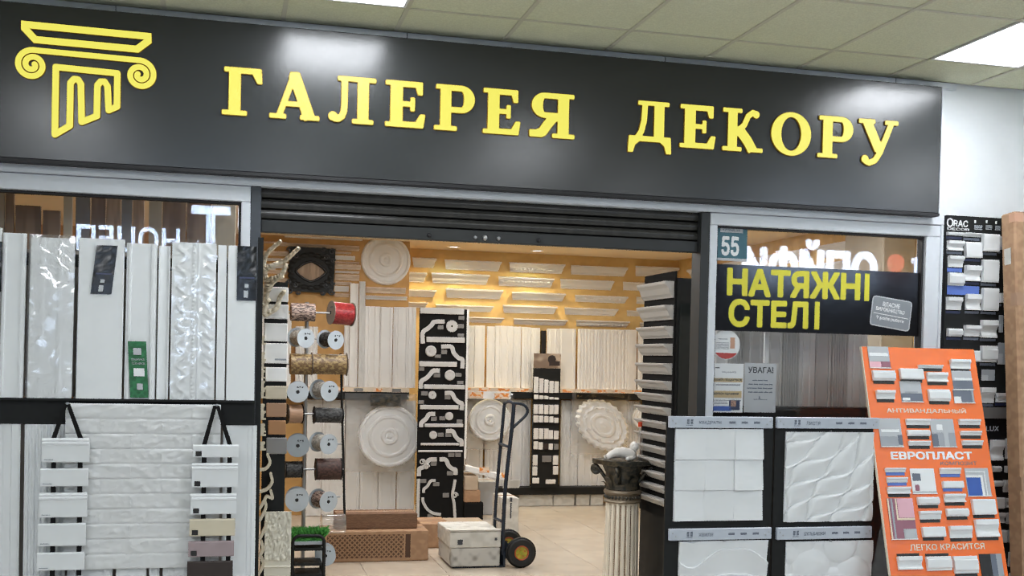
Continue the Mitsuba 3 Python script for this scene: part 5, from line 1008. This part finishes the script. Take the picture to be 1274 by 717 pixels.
r = (1.098, 1.817, 0.465, 1.248); bag(t, *r, 4.962, 11)
a = [(1.346, 1.643, 1.127, 1.239)][0]; part(t, 'bag_tag', slab(16, 6, *a, 4.95, lambda u, v: .004 + .02 * hn(u * 6, v * 3, 0, 3)), 'm_bronze', 40)
c = (2.72, 0.955); R = 0.229
t = thing('ceiling_rosette', 'round white ceiling rosette in a bag with an orange header, behind the hand truck\'s handle', 'ceiling rosette')
part(t, 'rosette', face(lathe([(r_ * R, h * .03) for r_, h in RINGS], 72), c[0], 5.66, c[1]), 'm_plaster', 25)
r = (2.442, 2.974, 0.636, 1.251); bag(t, *r, 5.612, 13)
a = [(2.467, 2.629, 1.193, 1.261), (2.755, 2.912, 1.191, 1.251), (2.438, 2.934, 1.184, 1.267)]
part(t, 'bag_header', slab(20, 5, a[2][0], a[2][1], a[2][2], a[2][3], 5.600, lambda u, v: .003 + .01 * hn(u * 8, v * 2, 0, 4)), 'm_paper', 40)
for q in a[:2]: part(t, 'orange_print', box(q[0], q[1], 5.583, 5.5865, q[2], q[3]), 'm_orange_tag')
c = (4.004, 0.907); S = 0.0094
t = thing('ceiling_rosette', 'ornate oval white ceiling rosette in a bag, hanging at the right of the back wall', 'ceiling rosette')
wob = lambda t_, r_: 1 + (.035 * math.cos(24 * t_) if r_ > .8 else .03 * math.cos(12 * t_) if r_ > .5 else 0)
o = lathe([(0, 1.1), (.10, 1.2), (.16, .9), (.30, .8), (.36, 1.15), (.44, 1.1), (.48, .7), (.6, .75), (.66, 1.1), (.74, .7), (.82, .8), (.88, 1.05), (.96, .7), (1, .3), (1, 0)], 96, wob)
o.vertices = o.vertices * [36.5 * S, 26.5 * S, .035]
o.apply_transform(trimesh.transformations.rotation_matrix(-0.66, [0, 0, 1]))
part(t, 'rosette', face(o, c[0], 5.66, c[1]), 'm_plaster', 30)
for q in range(8):
    a_ = q * math.pi / 4 + .3; ex, ez = 24 * S * math.cos(a_), 17.5 * S * math.sin(a_); cr, sr = math.cos(-.66), math.sin(-.66)
    part(t, 'scroll', tube([(c[0] + (ex * cr - ez * sr) + .022 * (1 - k / 16) * math.cos(b), 5.628, c[1] + (ex * sr + ez * cr) + .022 * (1 - k / 16) * math.sin(b)) for k, b in enumerate(np.linspace(0, 9, 16))], .006, 6), 'm_plaster', True)
r = (3.647, 4.3, 0.584, 1.268); bag(t, *r, 5.60, 17)
a = [(3.675, 4.271, 1.195, 1.263)][0]; part(t, 'bag_header', slab(24, 5, a[0], a[1], a[2], a[3], 5.594, lambda u, v: .003 + .012 * hn(u * 8, v * 2, 0, 4)), 'm_black_gloss', 40)
c = (4.496, 0.996)
solo('ceiling_rosette', face(lathe([(r_ * .13, h * .03) for r_, h in RINGS], 48), c[0], 5.70, c[1]), 'm_plaster_warm', 'white ceiling rosette half hidden behind the right sample rack', 'ceiling rosette', None, 25)

# black ornate square frame on the inner wall
sq = [(0.546, 2.694), (1, 2.685), (0.986, 2.241), (0.553, 2.247)]
cxz = (0.76, 2.46)
t = thing('ornate_frame', 'black ornate square frame with a diamond opening on the inner wall', 'frame')
dm = Polygon([(cxz[0] + .150 * math.copysign(abs(math.cos(a))**1.5, math.cos(a)), cxz[1] - .01 + .102 * math.copysign(abs(math.sin(a))**1.5, math.sin(a))) for a in np.linspace(0, 2 * math.pi, 48, endpoint=False)])
part(t, 'panel', put(extrude(Polygon(sq).difference(dm), .02), FRONT(0, 5.252, 0)), 'm_black')
part(t, 'inset', put(extrude(dm.buffer(.01), .004), FRONT(0, 5.2585, 0)), 'm_board_wood')
for q in range(20):
    a_ = q * math.pi / 10
    part(t, 'leaf', ball((cxz[0] + .205 * math.cos(a_), 5.234, cxz[1] - .01 + .165 * math.sin(a_)), .026, 2, (1.0 + .5 * abs(math.sin(a_)), .45, 1.0)), 'm_black', True)
for sx, sz in ((1, 1), (1, -1), (-1, 1), (-1, -1)):
    for ox, oz, rr_ in ((.205, .20, .034), (.12, .215, .026), (.215, .11, .026), (.15, .14, .03)):
        part(t, 'scroll', tube([(cxz[0] + sx * (ox + rr_ * (1 - k / 18) * math.cos(b)), 5.229, cxz[1] + sz * (oz + rr_ * (1 - k / 18) * math.sin(b)) - .005) for k, b in enumerate(np.linspace(0, 8.5, 16))], .008, 6), 'm_frame_scroll', True)
part(t, 'rim', tube([(x, 5.232, z) for x, z in dm.exterior.coords[:-1]], .012, 8, True), 'm_black_gloss', True)

# black board with white corner ornaments
BY = 4.77
pbX = 1.792, 2.230
t = thing('ornament_board', 'tall black board with white corner ornaments, bars and rosettes, standing before the back wall', 'display board')
part(t, 'board', box(pbX[0], 2.262, BY, BY + 0.025, 0.002, 2.10), 'm_black_matt')
part(t, 'side_rail', box(2.2625, 2.285, BY - .004, BY + 0.03, 0.62, 2.10), 'm_plaster_warm')
def pbar(rs, m='m_plaster_grey', nm='bar', th=.018):
    for a, b, c_, d in rs: part(t, nm, box(max(a, pbX[0]), min(b, 2.261), BY - th, BY - .0005, c_, d, .004), m)
pbar([(1.776, 2.23, 2.047, 2.108), (1.859, 2.244, 1.767, 1.822), (1.775, 2.17, 1.527, 1.579), (1.845, 2.254, 1.308, 1.352), (1.806, 2.195, 1.106, 1.15), (1.858, 2.246, 0.93, 0.967), (1.823, 2.207, 0.75, 0.776), (1.798, 2.246, 0.682, 0.705), (1.792, 1.824, -0.004, 0.421)])
pbar([(1.971, 2.03, 1.895, 1.939), (2.176, 2.237, 1.997, 2.037), (2.172, 2.234, 1.913, 1.955), (2.171, 2.236, 1.826, 1.861), (2.01, 2.07, 1.652, 1.698), (1.945, 2.008, 1.614, 1.648), (1.779, 1.845, 1.484, 1.524), (1.94, 2.006, 1.422, 1.465), (2.157, 2.22, 1.432, 1.472), (2.177, 2.241, 1.357, 1.392), (1.818, 1.887, 1.241, 1.284), (2.054, 2.114, 1.206, 1.253), (1.778, 1.848, 1.158, 1.194), (1.921, 1.98, 0.991, 1.035), (2.006, 2.067, 0.998, 1.039), (2.179, 2.24, 0.967, 1.009), (1.993, 2.054, 0.834, 0.875), (2.068, 2.13, 0.834, 0.879), (2.101, 2.165, 0.634, 0.676), (2.173, 2.231, 0.634, 0.676), (1.927, 1.988, 0.547, 0.612), (2.092, 2.157, 0.45, 0.495), (1.82, 1.888, 0.378, 0.419), (1.954, 2.019, 0.345, 0.387), (2.054, 2.119, 0.231, 0.276), (1.905, 1.967, 0.03, 0.072)], 'm_sample_grey', 'name_card', .006)
for x, z, r_ in [(1.907, 1.680, 0.055), (2.102, 1.446, 0.052), (2.103, 1.040, 0.041), (1.947, 0.853, 0.040)]:
    part(t, 'disc', face(lathe([(0, .02), (r_ * .3, .022), (r_ * .35, .015), (r_ * .7, .017), (r_ * .8, .02), (r_, .012), (r_, 0)], 28), x, BY - .0005, z), 'm_plaster_grey', 30)
for a, b, c_, d in [(2.055, 2.17, 1.874, 1.988), (1.891, 1.969, 1.206, 1.288)]:
    w = (b - a) / 2; p = unary_union([affinity.rotate(sbox(-w, -w * .32, w, w * .32), q * 45) for q in range(4)] + [Point(0, 0).buffer(w * .7)]).difference(Point(0, 0).buffer(w * .16))
    part(t, 'square_rosette', put(extrude(p.intersection(sbox(-w, -w, w, w)), .015), FRONT((a + b) / 2, BY - .0005, (c_ + d) / 2)), 'm_plaster_grey')
arcs = [[(1.824, 1.752), (1.822, 1.86), (1.868, 1.899), (1.911, 1.939), (1.934, 1.968), (2.036, 1.974)], [(2.009, 1.726), (2.107, 1.728), (2.136, 1.667), (2.185, 1.618), (2.223, 1.603), (2.225, 1.516)], [(1.814, 1.308), (1.816, 1.379), (1.867, 1.414), (1.908, 1.458), (1.936, 1.488), (1.998, 1.49)], [(2.053, 1.268), (2.121, 1.269), (2.154, 1.217), (2.197, 1.178), (2.226, 1.168), (2.227, 1.101)], [(1.823, 0.929), (1.828, 0.974), (1.873, 1.014), (1.901, 1.057), (1.961, 1.061)], [(2.073, 0.892), (2.139, 0.892), (2.166, 0.847), (2.203, 0.805), (2.229, 0.799), (2.234, 0.742)], [(1.811, 0.445), (1.815, 0.517), (1.866, 0.541), (1.91, 0.605), (1.986, 0.613)], [(2.014, 0.612), (2.076, 0.608), (2.107, 0.549), (2.151, 0.516), (2.176, 0.508), (2.177, 0.457)], [(1.863, 0.281), (1.864, 0.317), (1.899, 0.348), (1.93, 0.397), (1.979, 0.403)], [(1.853, 0.236), (1.86, 0.188), (1.899, 0.123), (1.956, 0.081), (2.038, 0.064)], [(2.175, 0.411), (2.166, 0.347), (2.152, 0.258), (2.17, 0.169), (2.183, 0.015)]]
for q, p in enumerate(arcs): part(t, 'corner_ornament', put(extrude(LineString(smooth_path([(max(x, pbX[0] + .02), z) for x, z in p], 5)).buffer(.021 if q < 8 else .014, cap_style='flat').intersection(sbox(pbX[0], 0, 2.261, 3)), .016), FRONT(0, BY - .0005, 0)), 'm_plaster_grey')
for x, z, r_ in [(1.841, 0.586, .03), (1.885, 0.538, .03), (2.178, 0.253, .03)]: part(t, 'ornament_scroll', tube([(x + r_ * (1 - k / 20) * math.cos(b), BY - .016, z + r_ * (1 - k / 20) * math.sin(b)) for k, b in enumerate(np.linspace(0, 8, 16))], .008, 6), 'm_plaster_grey', True)

# sample tower on the back wall
t = thing('sample_tower', 'narrow black tower of small white samples under a sepia picture, middle of the back wall', 'display board')
QY = 5.66
q0, q1 = 3.206, 3.508; zt_, zp_ = 1.688, 1.526
part(t, 'board', box(q0, q1, QY, QY + .03, .217, zp_), 'm_black')
k = part(t, 'picture', box(q0, q1, QY - .002, QY + .02, zp_ + .002, zt_), 'm_sepia')
part(k, 'print', cat([put(extrude(Point(0, 0).buffer(.045), .001), FRONT(q0 + .20, QY - .002, zp_ + .10)), box(q0 + .17, q1 - .01, QY - .003, QY - .0021, zp_ + .03, zp_ + .08)]), 'm_sample_dark')
rowsT = [[(3.206, 3.257, 1.256, 1.432), (3.266, 3.314, 1.257, 1.415), (3.323, 3.371, 1.258, 1.401), (3.381, 3.429, 1.258, 1.389), (3.438, 3.489, 1.259, 1.385)], [(3.209, 3.26, 1.186, 1.238), (3.269, 3.317, 1.186, 1.23), (3.326, 3.374, 1.187, 1.225), (3.384, 3.432, 1.185, 1.214), (3.441, 3.492, 1.184, 1.208)], [(3.208, 3.26, 1.025, 1.13), (3.267, 3.318, 1.025, 1.131), (3.327, 3.377, 1.024, 1.127), (3.387, 3.435, 1.024, 1.128), (3.442, 3.492, 1.025, 1.129)], [(3.21, 3.263, 0.932, 1.011), (3.27, 3.32, 0.932, 1.008), (3.329, 3.38, 0.933, 1.004), (3.389, 3.437, 0.931, 1), (3.444, 3.495, 0.929, 0.987)], [(3.214, 3.267, 0.749, 0.87), (3.274, 3.324, 0.751, 0.868), (3.333, 3.384, 0.752, 0.867), (3.386, 3.434, 0.75, 0.849), (3.444, 3.499, 0.748, 0.845)], [(3.217, 3.267, 0.639, 0.727), (3.274, 3.322, 0.634, 0.716), (3.332, 3.382, 0.637, 0.705), (3.389, 3.437, 0.632, 0.703), (3.447, 3.502, 0.632, 0.699)], [(3.212, 3.266, 0.462, 0.579), (3.317, 3.424, 0.499, 0.57), (3.441, 3.501, 0.468, 0.572)], [(3.21, 3.265, 0.351, 0.451), (3.444, 3.504, 0.361, 0.455)], [(3.212, 3.29, 0.265, 0.327), (3.364, 3.476, 0.26, 0.308)]]
for r, row in enumerate(rowsT):
    for q, (a, b, c_, d) in enumerate(row): part(t, 'sample', box(a, b, QY - .018, QY - .0005, c_, d, .003), 'm_sample_dark' if (r, q) == (5, 2) else 'm_sample_grey' if (r, q) in ((5, 4), (6, 1)) else 'm_plaster_warm')
for r in (1, 3, 5): part(t, 'ledge', box(q0, q1, QY - .02, QY - .0005, rowsT[r][0][2] - .016, rowsT[r][0][2] - .003), 'm_black_gloss')

# cornice rack at the right of the entrance: samples one above the other on the side of a dark cabinet
GX = 2.92
t = thing('cornice_rack', 'dark cabinet with white cornice samples one above another on its side, right of the entrance', 'display cabinet')
part(t, 'cabinet', box(GX, 3.16, 0.96, 1.56, 0.002, 2.193), 'm_black')
part(t, 'door', box(GX + .02, 3.12, 0.952, 0.9595, 0.05, 2.02), 'm_dark_glass')
part(t, 'side_board', box(GX - .012, GX - .0005, 0.97, 1.55, 0.55, 2.24), 'm_black_matt')
sl = [((1.48, 2.176), (1.471, 2.056), (1.015, 2.169), (1.008, 2.064)), ((1.468, 2.002), (1.461, 1.906), (1.005, 2.018), (0.998, 1.917)), ((1.458, 1.868), (1.453, 1.781), (0.994, 1.865), (0.99, 1.79)), ((1.45, 1.742), (1.444, 1.658), (0.987, 1.752), (0.982, 1.674)), ((1.44, 1.605), (1.435, 1.524), (0.978, 1.622), (0.974, 1.547)), ((1.432, 1.483), (1.428, 1.419), (0.97, 1.5), (0.966, 1.439)), ((1.426, 1.392), (1.422, 1.338), (0.964, 1.408), (0.961, 1.35)), ((1.42, 1.3), (1.416, 1.247), (0.958, 1.317), (0.955, 1.26))]
spans = [((a[1] + c_[1]) / 2, (b[1] + d[1]) / 2) for a, b, c_, d in [tuple(s) for s in sl]]
zlast = spans[-1][1]
for q in range(7): spans.append((zlast - .045 - .088 * q, zlast - .045 - .088 * q - .052))
for q, (z1, z0) in enumerate(spans):
    if z0 < .56: continue
    h = z1 - z0; g = GX - .0125
    p = [(z0, g), (z0, g - .012), (z0 + .1 * h, g - .016), (z0 + .25 * h, g - .030), (z0 + .35 * h, g - .034), (z0 + .6 * h, g - .044), (z0 + .78 * h, g - .062), (z0 + .86 * h, g - .066), (z1, g - .066), (z1, g)]
    part(t, 'sample', prism(p, 0.985, 1.535, 'y'), 'm_rack_sample')

# boards standing inside the two windows
rw = [(2.927, 3.019, 0.674, 2.384), (3.022, 3.118, 0.672, 2.388), (3.12, 3.295, 0.671, 2.394), (3.297, 3.389, 0.669, 2.401), (3.392, 3.502, 0.668, 2.406), (3.505, 3.621, 0.666, 2.411), (3.623, 3.735, 0.665, 2.416), (3.738, 3.85, 0.663, 2.422), (3.853, 3.995, 0.661, 2.428)]
for q, (a, b, _, _) in enumerate(rw):
    solo('moulding_board', upright(a, b, 0.004, 2.02 - .03 * (q % 4), .34, .36, KINDS[(q * 2 + 1) % 6], .02), ('m_plaster_grey', 'm_window_board', 'm_window_board', 'm_plaster_grey', 'm_window_board')[q % 5], f'grey board standing behind the right window, {ORD[q]} from the left', 'moulding board', 'boards behind the right window')
t = thing('window_ledge', 'black low cabinet behind the right window', 'cabinet'); part(t, 'top', box(2.78, 4.10, .12, .30, 1.30, 1.36), 'm_black'); part(t, 'body', box(2.80, 4.08, .13, .29, 0.002, 1.2995), 'm_black_matt')
solo('white_strip', box(3.194, 3.223, .20, .218, 1.3605, 2.10), 'm_paper', 'white vertical strip behind the right window beside the grey notice', 'strip')
lw = [(-1.244, -1.2, 1.327, 2.476), (-1.147, -1.017, 1.329, 2.397), (-1.008, -0.918, 1.33, 2.377), (-0.902, -0.856, 1.331, 2.496), (-0.84, -0.765, 1.332, 2.483), (-0.601, -0.545, 1.335, 2.496), (-0.541, -0.481, 1.336, 2.499), (-0.456, -0.387, 1.337, 2.504), (-0.117, 0.015, 1.341, 2.525), (-0.76, -0.685, 1.333, 2.496), (-0.681, -0.605, 1.334, 2.501), (-0.383, -0.257, 1.338, 2.519), (-0.253, -0.122, 1.339, 2.518), (-1.196, -1.152, 1.328, 2.462)]  # the last five boards are added in the gaps to darken the window
lm = ['m_pillar', 'm_board_brown', 'm_board_brown', 'm_sample_cream', 'm_sample_grey', 'm_sample_grey', 'm_board_wood', 'm_pillar', 'm_pillar', 'm_board_brown', 'm_board_wood', 'm_board_brown', 'm_board_brown', 'm_board_brown']
ln_ = ['beige upright board at the left edge of the left window', 'wide dark brown board inside the left window', 'dark brown board beside the wide brown one inside the left window', 'cream upright post inside the left window', 'grey upright board inside the left window, right of the cream post',
       'grey upright board inside the left window above the middle boards', 'wood brown upright board inside the left window', 'beige upright board inside the left window near the mirrored letters', 'beige upright board inside the left window behind the mirrored big letter', 'added dark brown board inside the left window, right of the grey one', 'added wood brown board between dark brown and grey boards inside the left window', 'added dark brown board above the wrapped scroll board inside the left window', 'added dark brown board left of the mirrored big letter', 'added thin dark board beside the beige edge board inside the left window']
for (a, b, _, z1), m, lb in zip(lw, lm, ln_):
    solo('upright_board', upright(a, b, .004, min(z1, 2.62), .44, .46, 'plain', .02), m, lb, 'board', 'boards inside the left window')
